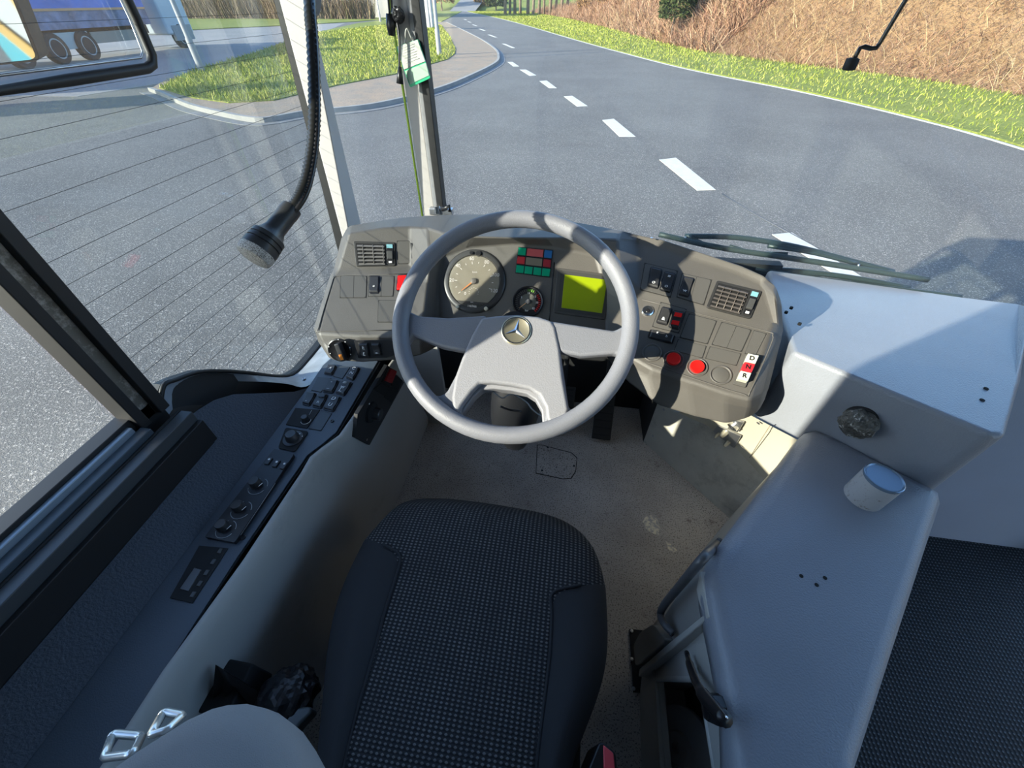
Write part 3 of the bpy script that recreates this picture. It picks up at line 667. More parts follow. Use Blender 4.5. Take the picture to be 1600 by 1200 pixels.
tube('cable_loop', smoothline([pd(770, 612, .80), pd(785, 622, .79), pd(800, 616, .80), pd(822, 628, .80), pd(832, 640, .80), pd(848, 652, .80)], 6), .0015, mat('cable_grey', (.25, .25, .25), .4), col_, n=6)
tube('cable_loop', smoothline([pd(782, 635, .79), pd(795, 640, .785), pd(815, 643, .79)], 6), .002, blk, col_, n=6)
tube('column_shaft', [Vector((-.09, .76, .60)), Vector((-.09, 1.17, .12))], .028, blkM, col_)
# ================================================================== SWITCH STRIP ON THE LEFT
SP = Plane((0, 0, .552), (0, 0, 1), (.35, .94, 0))
sc_ = thing('side_console', 'dark blue grey switch strip along the driver\'s left wall', 'control panel', (-.53, .3, .55))
q = [pz(*a, .548) for a in ((591, 566), (526, 677), (505, 695), (481, 713), (464, 738), (450, 758))] + [Vector((-.494, .21, .548)), Vector((-.494, -.75, .548)), Vector((-.586, -.75, .548)), Vector((-.586, .60, .548)), pz(505, 573, .548), pz(519, 560, .548)]
prism('strip_panel', q, (0, 0, .004), strM, sc_, bevel=.0008)
seam = [(594, 566), (528, 678), (507, 696), (483, 714), (466, 739), (452, 759)]
tube('seam', [pz(*a, .5505) for a in seam] + [Vector((-.4915, .21, .5505)), Vector((-.4915, -.7, .5505))], .0016, cavM, sc_, n=6)
sbk = mat('strip_blank', (.040, .048, .058), .45, grain=.2)
for q in ([(529, 572), (547, 574), (535, 592), (521, 588)], [(497, 590), (517, 592), (502, 613), (487, 610)], [(502, 642), (518, 647), (502, 673), (483, 670)]): blank(q, SP, sc_, sbk)
for q, mk in (([(514, 571), (526, 573), (519, 586), (507, 584)], (('A', .45, whM),)), ([(549, 574), (562, 576), (552, 594), (541, 590)], (('C', .22, whM), ('N', .6, whM))),
              ([(515, 594), (529, 596), (520, 614), (505, 612)], (('-', .25, whM), ('_', .7, whM))), ([(533, 596), (550, 599), (538, 618), (525, 614)], (('=', .2, whM), ('w', .5, whM), ('L', .8, whM))),
              ([(481, 614), (494, 616), (484, 634), (473, 631)], (('-', .8, whM),)), ([(499, 616), (512, 618), (502, 638), (489, 635)], (('#', .2, keyM), ('m', .25, whM), ('n', .7, whM))),
              ([(518, 619), (533, 622), (521, 643), (506, 639)], (('D', .25, whM), ('U', .7, whM)))):
    rocker(q, SP, sc_, mk)
dp = plate('dimmer', [(462, 638), (500, 641), (480, 670), (447, 664)], SP, blkM, sc_, h=.002)
disc('knob', 478, 657, SP, [(.002, .008), (.012, .007), (.013, .006), (.013, 0)], keyM, dp)
tube('arc_mark', [SP.hit(478, 657, .0026)+Vector((math.cos(a), math.sin(a), 0))*.0105 for a in [math.radians(-150+i*20) for i in range(10)]], .0005, whM, dp, n=4)
tube('arc_mark', [SP.hit(487, 641, .0026), SP.hit(483, 648, .0026)], .0005, whM, dp, n=4)
mp = plate('mirror_adjuster', rq([(447, 669), (483, 675), (461, 707), (435, 701)], .12), SP, blkM, sc_, h=.003)
disc('knob', 459, 687, SP, [(.003, .020), (.005, .020), (.006, .014), (.018, .012), (.020, .010), (.020, 0)], keyM, mp)
for a in (40, 75, 110): 
    p = SP.hit(459, 687, .0062)+Vector((math.cos(math.radians(a)), math.sin(math.radians(a)), 0))*.017; lathe('dot_mark', p, SP.n, [(0, .0012), (.0005, .0012), (.0005, 0)], whM, mp, n=8)
hq = [(431, 704), (462, 713), (370, 851), (323, 842)]
hp = plate('heater_control', rq(hq, .04), SP, blk, sc_, h=.008, bevel=.0015)
def spd(px, py, h): return SP.hit(px, py, h)
for px, py, r in ((403, 760, .017), (377, 797, .017), (353, 827, .016)):
    kb = disc('knob', px, py, SP, [(.008, .0105), (.019, .0095), (.021, .0085), (.021, 0)], keyM, hp)
    for a0, a1 in ((-160, -20), (10, 80), (110, 170)):
        tube('arc_mark', [SP.hit(px, py, .0086)+Vector((math.cos(a), math.sin(a), 0))*r for a in [math.radians(a0+(a1-a0)*i/10) for i in range(11)]], .0006, mat('grey_print', (.35, .36, .38), .5), hp, n=4)
    tube('pointer', [SP.hit(px, py, .0214)+Vector((.001, .0, 0)), SP.hit(px, py, .0214)+Vector((.004, .008, 0))], .0007, whM, kb, n=4)
tube('edge_line', [SP.hit(430, 755, .0084), SP.hit(376, 836, .0084)], .0004, mat('grey_print', (.3, .3, .3)), hp, n=4)
for i, (px, py) in enumerate(((420, 721), (432, 725), (444, 728))):
    p = SP.hit(px, py, .008); kb = box('button', p+Vector((-.0045, -.008, 0)), p+Vector((.0045, .008, .003)), keyM, hp, bevel=.0008)
    lathe('lamp_mark', p+Vector((0, .003, .0031)), (0, 0, 1), [(0, .0022), (.0004, .0022), (.0004, 0 if i == 2 else .0012)], whM, kb, n=12)
tm = plate('timer', [(312, 853), (357, 857), (301, 943), (266, 935)], SP, blkM, sc_, h=.002)
plate('display', [(305, 888), (316, 891), (296, 925), (282, 921)], SP, mat('dead_display', (.06, .055, .055), .25), tm, h=.003)
for i in range(5): 
    p = SP.hit(302+10.5*i, 929-17*i, .002); box('timer_button', p+Vector((-.003, -.004, 0)), p+Vector((.003, .004, .0015)), mat('button_grey', (.05, .05, .05), .4), tm, bevel=.0005)
for px, py in ((519, 658), (475, 592), (380, 840)): lathe('screw', pz(px, py, .5525 if px != 475 else .535), (0, 0, 1), [(-.003, .0042), (.0012, .0042), (.0018, .003), (.001, .0018), (.001, 0)], blk if px != 475 else alu, sc_, n=14)
# plate with red rocker and round knob on the wall lining
A_, B_ = pz(600, 580, .55), pz(530, 690, .55); HP = Plane(A_, (B_-A_).cross(Vector((-.49, .66, 0))-A_), (A_-B_)); HP.o += HP.n*.009
hc = thing('wall_switch_plate', 'black plate with red rocker and round knob on the wall left of the wheel', 'control panel', tuple(HP.hit(590, 640)))
plate('base_plate', [(604, 570), (630, 597), (576, 695), (553, 683), (557, 647)], HP, mat('plate_charcoal', (.020, .021, .023), .5), hc, h=.003, base=-.006)
for q in ([(594, 597), (605, 605), (599, 618), (581, 608)], [(606, 603), (620, 610), (610, 629), (598, 620)], [(613, 584), (627, 594), (620, 609), (609, 602)]): plate('blanking_plate', q, HP, blkM, hc, h=.0045)
rr = plate('rocker_housing', [(605, 573), (617, 579), (607, 603), (594, 596)], HP, blkM, hc, h=.005); plate('rocker', [(606, 575), (615, 579), (607, 598), (597, 594)], HP, mat('dark_red', (.35, .02, .025), .4), rr, h=.010, bevel=.001)
kk = lathe('knob_collar', HP.hit(579, 644, .003), HP.n, [(0, .026), (.006, .025), (.007, 0)], blkM, hc); lathe('knob', HP.hit(584, 646, .008), HP.n, [(0, .0165), (.016, .015), (.018, .013), (.018, 0)], keyM, hc)
lathe('dot_mark', HP.hit(577, 631, .0102), HP.n, [(0, .002), (.0006, .002), (.0006, 0)], whM, hc, n=8); lathe('screw', HP.hit(573, 687, .003), HP.n, [(0, .003), (.001, .003), (.001, 0)], chr_, hc, n=10)
# ================================================================== CABINET RIGHT OF THE DASHBOARD
fa, fb = pz(1230, 545, .735), pz(1575, 690, .735); fd = (fb-fa).normalized()
f0 = fa - fd*.22
topc = [fa+fd*.012, fa+fd*.03, fb-fd*.018, fb+Vector((.007, .012, 0)), pz(1600, 590, .735), Vector((1.04, .93, .715)), py_(1600, 476, wsy(1.08)-.02), py_(1500, 463, wsy(.95)-.02), py_(1380, 446, wsy(.8)-.015), py_(1200, 421, wsy(.55)-.015), ]
topc[5] = Vector((1.06, .95, .70))
cab = thing('front_cabinet', 'blue grey cabinet between dashboard and entrance with a dark sooty knob', 'cabinet', (.7, .8, .55))
lowz = lambda p: Vector((p.x, p.y, .548))
n = len(topc); v = [*topc, *[lowz(p) for p in topc]]
mesh('cabinet_body', v, [list(range(n)), list(range(n, 2*n))[::-1]] + [[i, (i+1) % n, n+(i+1) % n, n+i] for i in range(n)], gryB, cab, bevel=.010, seg=4, ang=14)
nF = Vector((fd.y, -fd.x, 0)); FP = Plane(fa, nF, fd)
holeM = mat('hole', (.004, .004, .004), .9)
for px, py in ((1237, 480), (1229, 487), (1250, 505), (1541, 607), (1535, 625)):
    lathe('screw_hole', pz(px, py, .7352), (0, 0, 1), [(-.004, .0035), (.0006, .0035), (.0006, 0)], holeM, cab, n=12)
def crumple(nm, c, ax, r, h, m, parent):
    bm = bmesh.new(); bmesh.ops.create_icosphere(bm, subdivisions=4, radius=1)
    ax = Vector(ax).normalized(); u = ax.orthogonal().normalized(); w_ = ax.cross(u)
    from mathutils import noise
    for vt in bm.verts:
        p = vt.co.copy(); d = 1 + .16*noise.noise(p*2.6) + .10*abs(noise.noise(p*7)) - .05
        vt.co = Vector(c) + (u*p.x+w_*p.y)*r*d + ax*(p.z*h*d + h*.2)
    me = bpy.data.meshes.new(nm); bm.to_mesh(me); bm.free(); o = bpy.data.objects.new(nm, me); COL.objects.link(o); me.materials.append(m); put(o, parent); return o
sootM = speckle('sooty_foil', (.04, .038, .034), (.12, .115, .10), (.50, .49, .46), sc=70, big=30, lo=.56, hi=.62, bump=1.0, rough=.35, bd=.006)
crumple('knob', FP.hit(1345, 653)+nF*.014, nF, .029, .024, sootM, cab)
lathe('knob_collar', FP.hit(1345, 653), nF, [(-.002, .026), (.004, .025), (.006, .022), (.006, 0)], blkM, cab)
# cream slope and galvanised kick panel below the cabinet, with the two valves
fw = thing('footwell_panel', 'bare metal kick panel with cream upper strip right of the pedals', 'panel', (.48, .87, 0))
KP = Plane((.353, 1.018, 0), Vector((.252, -.279, 0)).cross(Vector((0, 0, 1))), (.252, -.279, 0))
ka = [Vector((.353, 1.018, 0)), Vector((.353, 1.018, .215)), KP.hit(1060, 645), KP.hit(1105, 665), KP.hit(1150, 700), KP.hit(1196, 751), Vector((.625, .717, .225)), Vector((.625, .717, 0))]
prism('kick_panel', ka, KP.n*-.004, metM, fw, bevel=.001)
prism('panel_return', [Vector((.353, 1.018, 0)), Vector((.350, 1.19, 0)), Vector((.350, 1.19, .28)), Vector((.353, 1.018, .215))], (.004, 0, 0), blkM, fw)
for px, py in ((1037, 640), (1020, 681)): lathe('screw', KP.hit(px, py), KP.n, [(0, .004), (.0015, .004), (.002, 0)], alu, fw, n=12)
fe = [fa-fd*.05+Vector((0, 0, -.187)), fb+Vector((0, 0, -.187))]
up_ = [KP.hit(1060, 645), KP.hit(1105, 665), KP.hit(1150, 700), KP.hit(1196, 751), Vector((.64, .70, .225))]
tp_ = [fe[0].lerp(fe[1], t) for t in (-.10, .12, .42, .78, 1.0)]
loft('cream_strip', [up_, [a.lerp(b, .5) for a, b in zip(up_, tp_)], tp_], crmM, fw, smooth=True)
CS = Plane(up_[1], (up_[2]-up_[1]).cross(tp_[1]-up_[1]), (up_[2]-up_[1]))
tube('panel_joint', [CS.hit(1203, 665, .0006), CS.hit(1168, 720, .0006)], .0009, mat('joint_brown', (.25, .21, .15)), fw, n=5)
vp = plate('valve_plate', [(1122, 664), (1158, 681), (1148, 699), (1114, 675)], CS, alu, fw, h=.003)
for px, py, r in ((1134, 674), (1139, 690)) and ((1134, 675, .009), (1139, 690, .007), (1124, 677, .005)): lathe('valve', CS.hit(px, py, .003), CS.n, [(0, r), (.012, r*.9), (.020, r*.6), (.020, 0)], mat('brass_dull', (.45, .42, .33), .35, metal=.6), vp, n=14)
sk_ = plate('socket', [(1148, 655), (1163, 659), (1154, 674), (1138, 668)], CS, alu, fw, h=.004); lathe('socket_ring', CS.hit(1148, 664, .004), CS.n, [(0, .013), (.010, .013), (.010, .009), (.002, .009), (.002, 0)], chr_, sk_, n=20)
for px, py in ((1185, 661), (1159, 698), (1161, 659)): lathe('screw', CS.hit(px, py), CS.n, [(0, .004), (.0012, .004), (.0018, 0)], alu, fw, n=12)
# ================================================================== CASH DESK CONSOLE
dk = thing('partition_console', 'long blue grey vinyl topped console between driver\'s seat and entrance', 'console', (.35, .3, 0))
tq = [(1147, 1200), (1143, 1110), (1131, 1045), (1116, 975), (1106, 925), (1104, 893), (1113, 868), (1150, 815), (1190, 762), (1228, 710), (1250, 680), (1260, 670), (1276, 666), (1300, 675), (1390, 722), (1460, 757), (1477, 768), (1480, 782), (1455, 860), (1402, 1030), (1350, 1200)]
tp = [pz(*a, .60) for a in tq] + [Vector((.30, -.60, .60)), Vector((.22, -.60, .60))]
cx = sum((p for p in tp), Vector())/len(tp)
def ins(P, d):
    out = []
    N = len(P)
    for i in range(N):
        a, b, c = P[i-1], P[i], P[(i+1) % N]; t = ((b-a).normalized()+(c-b).normalized()).normalized(); nr = Vector((-t.y, t.x, 0))
        if nr.dot(cx-b) < 0: nr = -nr
        out.append(b+nr*d)
    return out
rings = [[p+Vector((0, 0, -.055)) for p in ins(tp, .004)], [p+Vector((0, 0, -.03)) for p in tp], [p+Vector((0, 0, -.014)) for p in ins(tp, .002)], [p+Vector((0, 0, -.004)) for p in ins(tp, .010)], ins(tp, .024)]
loft('console_top', rings, gryB, dk, closed=True, caps=True, smooth=True)
bp = [p+Vector((0, 0, -.05)) for p in ins(tp, .010)]
LBx = [Vector((.27, -.60, 0)), Vector((.275, .10, 0)), Vector((.28, .23, 0)), Vector((.30, .33, 0)), Vector((.40, .50, 0)), Vector((.60, .735, 0)), Vector((.70, .66, 0)), Vector((.72, .48, 0)), Vector((.40, .08, 0)), Vector((.31, -.60, 0))]
UBx = [Vector((.232, -.60, .55)), Vector((.262, .10, .55)), Vector((.262, .20, .55)), Vector((.270, .30, .55)), Vector((.385, .44, .55)), Vector((.51, .60, .55)), Vector((.56, .585, .55)), Vector((.68, .48, .55)), Vector((.38, .08, .55)), Vector((.29, -.60, .55))]
n = len(UBx); LO = [Vector((p.x, p.y, FL)) for p in LBx]
cb = mesh('console_body', LO+LBx+UBx, [list(range(n)), list(range(2*n, 3*n))] + [[i, (i+1) % n, n+(i+1) % n, n+i] for i in range(n)] + [[n+i, n+(i+1) % n, 2*n+(i+1) % n, 2*n+i] for i in range(n)], mat('console_side', (.44, .43, .40), .5, grain=.15, gs=300, var=.08), dk)
cutter = prism('cutter', [(.20, .223, .176), (.20, .170, .468), (.20, -.12, .480), (.20, -.12, .165)], (.10, 0, 0), blkM); cutby(cb, cutter)
cutter = box('cutter', (.292, -.12, .01), (.40, .245, .48), blkM); cutby(cb, cutter)
cb.data.materials.clear(); cb.data.materials.append(MATS['console_side'])
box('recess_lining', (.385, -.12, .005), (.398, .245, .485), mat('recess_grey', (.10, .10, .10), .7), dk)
SDP = Plane((.268, .2, .3), Vector((0, 1, 0)).cross(Vector((-.012, 0, .55))), (0, 1, 0))
tube('recess_edge', smoothline([Vector((.268, -.15, .480)), Vector((.266, .16, .470)), Vector((.267, .172, .46)), Vector((.276, .222, .185)), Vector((.278, .212, .172)), Vector((.278, -.15, .163))], 4), .005, MATS['console_side'], dk)
# spare roll / disc in the recess
lathe('recess_disc', (.345, .13, .075), (-.75, -.05, .66), [(0, .075), (.012, .073), (.016, .060), (.014, .030), (.024, .026), (.024, .010), (.006, .009), (.006, 0)], mat('disc_grey', (.38, .39, .40), .5, var=.2), dk, n=36)
# raised post at the front of the side wall, with the rail
SD2 = Plane((.262, .2, .50), Vector((0, 1, 0)).cross(Vector((-.014, 0, .55))), (0, 1, 0)); sideM = MATS['console_side']
plate('side_strap', [(1104, 893), (1098, 922), (1103, 945), (1110, 962), (1085, 982), (1056, 1004), (1030, 1026), (1006, 1046), (1004, 1058), (1060, 1014), (1119, 967), (1112, 930)], SD2, sideM, dk, h=.010, base=-.02, bevel=.002)
plate('side_foot', rq([(1003, 1046), (1000, 1008), (1012, 988), (1032, 976), (1056, 1003)], .2), SD2, mat('foot_grey', (.20, .195, .18), .5), dk, h=.016, base=-.03, bevel=.006)
plate('rail_backing', [(1102, 900), (1098, 922), (1110, 962), (1056, 1004), (1044, 985), (1040, 962), (1064, 925), (1092, 893)], SD2, mat('backing_grey', (.26, .25, .235), .55), dk, h=.002, base=-.02)
tube('grab_rail', smoothline([pd(1126, 845, .73), pd(1119, 852, .715), SD2.hit(1098, 873, .024), SD2.hit(1060, 918, .024), SD2.hit(1038, 945, .024), SD2.hit(1032, 960, .024), SD2.hit(1038, 975, .024), SD2.hit(1052, 990, .012)], 6), .0068, mat('rail_grey', (.075, .078, .085), .4), dk)
lv = thing('lever_handle', 'curved black lever handle on the side of the partition console', 'handle', tuple(px_(1140, 1118, .245)))
tube('lever', smoothline([px_(1073, 1020, .252), px_(1080, 1045, .245), px_(1092, 1075, .236), px_(1110, 1100, .230), px_(1133, 1124, .228)], 6), [.004]*4+[.006]*10+[.0085]*11, blk, lv)
tube('chrome_strip', smoothline([px_(1076, 1022, .246), px_(1085, 1045, .237), px_(1098, 1072, .228), px_(1118, 1098, .221), px_(1136, 1122, .218)], 6), .0012, chr_, lv, n=6)
lathe('pivot', px_(1140, 1112, .262), (-1, 0, 0), [(0, .018), (.018, .017), (.030, .014), (.032, 0)], blk, lv, n=8)
fp = thing('floor_bracket', 'black steel bracket with three screws on the floor beside the console', 'bracket', tuple(pz(992, 1030, 0)))
prism('bracket_plate', [pz(983, 983, .004), pz(1012, 986, .004), pz(1016, 1084, .004), pz(989, 1082, .004)], (0, 0, .004), blkM, fp, bevel=.001)
for px, py in ((987, 986), (987, 1030), (990, 1076)): lathe('screw', pz(px, py, .008), (0, 0, 1), [(0, .0045), (.003, .004), (.0035, 0)], alu, fp, n=10)
for px, py in ((1252, 900), (1289, 903), (1276, 914)): lathe('screw_hole', pz(px, py, .6001), (0, 0, 1), [(-.004, .0028), (.0006, .0028), (.0006, 0)], holeM, dk, n=12)
pk = thing('post_knob', 'short worn white cylinder with blue grey cap standing on the console', 'post', tuple(pz(1348, 777, .60)))
pc = pz(1348, 776, .60)
lathe('post_tube', pc, (0, 0, 1), [(-.002, .0285), (.055, .0285), (.055, 0)], mat('worn_white_paint', (.40, .40, .41), .4, dirt=(.20, .17, .15), dsc=110, dlo=.56, dhi=.66), pk)
lathe('post_cap', pc+Vector((0, 0, .055)), (0, 0, 1), [(0, .0285), (.004, .0285), (.005, .027), (.003, .025), (.003, 0)], mat('cap_blue', (.20, .27, .35), .25, metal=.5), pk)
patM = mat('pale_patch', (.80, .72, .55), .6, dirt=(.42, .39, .36), dsc=90, dlo=.45, dhi=.55)  # pale tone with random mottling for two small floor patches
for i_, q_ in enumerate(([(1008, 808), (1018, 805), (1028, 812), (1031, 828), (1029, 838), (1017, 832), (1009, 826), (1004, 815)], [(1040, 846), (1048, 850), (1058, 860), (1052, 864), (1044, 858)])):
    struct(prism('floor_pale_patch', [pz(*a, .0002) for a in q_], (0, 0, .0006), patM))
# ================================================================== FLOOR FITTINGS
fh = thing('floor_hatch', 'small screwed floor plate on the driver\'s floor below the wheel', 'hatch', tuple(pz(870, 722, 0)))
prism('hatch_gap', [pz(*a, .0004) for a in ((839, 695), (846, 695), (893, 707), (902, 715), (900, 737), (893, 748), (880, 749), (837, 740))], (0, 0, .0006), holeM, fh)
prism('hatch_plate', [pz(*a, .001) for a in ((840, 696), (846, 696), (892, 708), (901, 716), (899, 736), (892, 747), (880, 748), (838, 739))], (0, 0, .0015), flrM, fh, bevel=.0005)
for px, py in ((856, 699), (847, 735), (897, 728)): lathe('screw', pz(px, py, .0025), (0, 0, 1), [(0, .004), (.0012, .0035), (.0012, 0)], blk, fh, n=10)
def pedal(nm, lab, c, wd, ln, tilt):
    t = thing(nm, lab, 'pedal', (c[0], c[1], .02)); u = Vector((1, 0, 0)); v_ = Vector((0, math.cos(tilt), math.sin(tilt))); c = Vector(c); nn_ = u.cross(v_)
    prism('pedal_plate', [c-u*wd-v_*ln, c+u*wd-v_*ln, c+u*wd+v_*ln, c-u*wd+v_*ln], nn_*.010, rubM, t, bevel=.003)
    for k in range(7):
        o = c+nn_*.010+v_*ln*(-.85+.28*k); prism('tread_rib', [o-u*wd*.85, o+u*wd*.85, o+u*wd*.85+v_*.006, o-u*wd*.85+v_*.006], nn_*.002, blkM, t)
    tube('pedal_arm', [c+v_*ln*.5, Vector((c.x, 1.18, .26))], .010, blkM, t)
pedal('accelerator_pedal', 'right black rubber ribbed pedal below the dashboard', (.19, 1.06, .09), .035, .10, math.radians(50))
pedal('brake_pedal', 'left black rubber ribbed pedal beside the steering column', (.03, 1.06, .10), .045, .08, math.radians(52))
# ================================================================== DRIVER'S SEAT
seat = thing('driver_seat', 'black driver\'s seat with dotted weave centre and plain side bolsters', 'seat', (-.1, .15, 0))
weave = dots('seat_weave', (.028, .029, .032), (.17, .17, .168), .0082, .0056, thr=.2, bump=.8)
plainF = mat('seat_plain', (.028, .029, .033), .85, grain=.4, gs=1500)
R_ = [  # L, Lm, SL, SR, Rm, R pixels and heights
 ((628, 783, .33), (660, 778, .33), (700, 779, .33), (840, 800, .33), (870, 808, .33), (898, 822, .33)),
 ((616, 787, .42), (650, 780, .425), (700, 781, .43), (845, 803, .43), (880, 812, .425), (914, 832, .42)),
 ((600, 800, .448), (640, 792, .458), (690, 793, .462), (850, 818, .462), (895, 832, .458), (930, 850, .446)),
 ((583, 818, .450), (625, 818, .465), (665, 820, .470), (856, 848, .470), (905, 862, .464), (941, 878, .448)),
 ((566, 838, .450), (598, 850, .470), (625, 869, .468), (864, 926, .468), (908, 914, .470), (948, 911, .448)),
 ((541, 885, .450), (578, 892, .478), (618, 905, .466), (862, 962, .466), (912, 960, .479), (951, 958, .448)),
 ((519, 940, .450), (560, 948, .484), (602, 955, .465), (860, 1010, .465), (912, 1010, .484), (952, 1008, .448)),
 ((506, 1005, .450), (545, 1010, .488), (585, 1020, .464), (855, 1060, .464), (905, 1060, .488), (945, 1055, .448)),
 ((500, 1075, .450), (535, 1080, .490), (563, 1090, .463), (848, 1115, .463), (890, 1112, .490), (928, 1105, .448)),
 ((494, 1140, .450), (520, 1150, .490), (546, 1155, .462), (842, 1165, .462), (875, 1160, .490), (908, 1155, .448)),
 ((488, 1210, .450), (508, 1220, .490), (530, 1225, .462), (836, 1230, .462), (862, 1225, .490), (885, 1215, .448))]
def seatrow(r):
    P = [pz(*a) for a in r]
    z_ = .0
    ll = [P[0]+Vector((.004, 0, -.12)), P[0]+Vector((-.006, 0, -.045))]; rr = [P[5]+Vector((.006, 0, -.045)), P[5]+Vector((-.004, 0, -.12))]
    mid_ = [P[2].lerp(P[3], t) + Vector((0, 0, .006*math.sin(PI*t))) for t in (0, .06, .2, .4, .6, .8, .94, 1)]
    return ll + P[:2] + mid_ + P[4:] + rr
SR = [seatrow(r) for r in R_]
for yy in (-.04, -.12): SR.append([Vector((p.x, yy, p.z)) for p in SR[10]])
nc = len(SR[0])
def patch(nm, sel, m):
    v = [p for r in SR for p in r]; f = []
    for i in range(len(SR)-1):
        for j in range(nc-1):
            if sel(i, j): f.append([i*nc+j, i*nc+j+1, (i+1)*nc+j+1, (i+1)*nc+j])
    used = sorted({k for q_ in f for k in q_}); mp_ = {k: i for i, k in enumerate(used)}
    return mesh(nm, [v[k] for k in used], [[mp_[k] for k in q_] for q_ in f], m, seat, smooth=True, subs=2)
patch('cushion', lambda i, j: i < 4 or 4 <= j <= 10, weave)
patch('bolster', lambda i, j: i >= 4 and j < 4, plainF); patch('bolster', lambda i, j: i >= 4 and j > 10, plainF)
for ci, ends in ((4, 0), (11, 14)):
    pts = [SR[4][k] for k in (range(3, 5) if ci == 4 else range(12, 10, -1))] + [SR[i][ci] for i in range(5, 13)]
    tube('piping', smoothline([p+Vector((0, 0, .0008)) for p in pts], 5), .0028, plainF, seat, n=6)
box('cushion_base', (-.30, -.15, .30), (.10, .40, .37), blkM, seat, bevel=.02)
box('suspension', (-.26, -.13, .05), (.06, .33, .30), blkM, seat, bevel=.02)
box('floor_rails', (-.28, -.2, 0), (.08, .36, .05), blk, seat, bevel=.005)
rows = []
for z, y, hw, th in ((.46, -.10, .20, .10), (.55, -.085, .235, .12), (.75, -.10, .245, .12), (.95, -.13, .24, .11), (1.10, -.17, .21, .10), (1.20, -.20, .15, .09), (1.24, -.21, .10, .06)):
    r = []
    for k in range(20):
        a = 2*PI*k/20; ca, sa = math.cos(a), math.sin(a)
        r.append(Vector((-.105+hw*math.copysign(abs(ca)**.5, ca), y-th/2+th/2*math.copysign(abs(sa)**.6, sa), z)))
    rows.append(r)
loft('backrest', rows, weave, seat, closed=True, caps=True, smooth=True)
# armrest seen from above at the left edge of the frame
az = .80; apx = [(160, 1200), (200, 1172), (240, 1147), (280, 1122), (320, 1104), (345, 1098), (375, 1096), (405, 1103), (430, 1122), (452, 1155), (470, 1190), (480, 1220)]
ap = [pz(*a, az) for a in apx]; ap = [Vector((ap[0].x, -.30, az))] + ap + [Vector((ap[-1].x, -.30, az))]
cx = sum((p for p in ap), Vector())/len(ap)
armM = mat('armrest_cloth', (.20, .205, .22), .9, grain=.5, gs=1200)
rings = [[p+Vector((0, 0, -.085)) for p in ins(ap, .012)], [p+Vector((0, 0, -.07)) for p in ins(ap, .003)], [p+Vector((0, 0, -.04)) for p in ap], [p+Vector((0, 0, -.012)) for p in ap], [p+Vector((0, 0, 0)) for p in ins(ap, .006)], [p+Vector((0, 0, .010)) for p in ins(ap, .022)]]
loft('armrest', rings, armM, seat, closed=True, caps=True, smooth=True)
tube('armrest_hinge', [Vector((-.30, -.28, .76)), Vector((-.30, -.20, .55))], .02, blkM, seat)
bk = prism('belt_buckle', [pz(a, b, .47) for a, b in ((915, 1212), (936, 1160), (944, 1159), (962, 1176), (966, 1212))], (0, 0, -.12), blk, seat, bevel=.003)
prism('release_button', [pz(a, b, .47) for a, b in ((942, 1164), (958, 1177), (961, 1208), (943, 1208))], (0, 0, .004), mat('pink_red', (.75, .08, .10), .35), bk, bevel=.0015)
lp = prism('seat_lever', [pz(a, b, .43) for a, b in ((432, 1118), (452, 1108), (484, 1103), (488, 1112), (470, 1130), (455, 1150), (440, 1150))], (0, 0, -.03), mat('lever_steel_blue', (.10, .12, .13), .3), seat, bevel=.006)
crumple('lever_boot', pz(452, 1092, .40), (0, .3, 1), .045, .035, mat('boot_gloss', (.012, .012, .015), .3), seat)
# seat belt tongue lying beside the armrest
sb = thing('seat_belt', 'silver seat belt tongue and black strap beside the grey armrest', 'seat belt', tuple(pz(225, 1150, .74)))
def loopf(nm, q, z, r):
    P = [pz(*a, zz) for a, zz in zip(q, z)]; o = []
    for i in range(4):
        a, b, c = P[i-1], P[i], P[(i+1) % 4]
        for t in (.18, .07): o.append(b.lerp(a, t))
        for t in (.07, .18): o.append(b.lerp(c, t))
    o.append(o[0]); tube(nm, o, r, alu if False else mat('belt_steel', (.75, .77, .76), .25, metal=.7), sb, n=8)
loopf('tongue', [(176, 1146), (222, 1150), (208, 1178), (163, 1184)], (.74, .74, .76, .75), .0035)
loopf('tongue', [(256, 1112), (286, 1118), (262, 1140), (236, 1148)], (.75, .75, .76, .76), .0035)
loft('belt_strap', [[Vector((-.37, -.06, .72)), Vector((-.40, -.09, .72))], [Vector((-.36, -.25, .62)), Vector((-.40, -.25, .62))]], blkM, sb, smooth=True).modifiers.new('s', 'SOLIDIFY').thickness = .002
# black holder on the wall beside the seat
wh = thing('wall_holder', 'black bracket on the grey side wall left of the seat', 'holder', (-.45, .06, .42))
hh = [px_(336, 1036, -.476), px_(350, 1046, -.44), px_(420, 1086, -.41), px_(400, 1110, -.42), px_(372, 1072, -.45), px_(328, 1104, -.476)]
prism('holder_plate', hh, (0, -.012, -.035), blk, wh, bevel=.003)
box('holder_mount', (-.490, .02, .36), (-.44, .09, .44), blkM, wh, bevel=.004)
# slot recess in the ledge board
sl_ = [PP.hit(*q, .0006) for q in ((152, 1050), (172, 1047), (170, 1062), (90, 1200), (40, 1215))]
prism('trim_33', sl_, (0, 0, .001), blkM)['kind'] = 'structure'
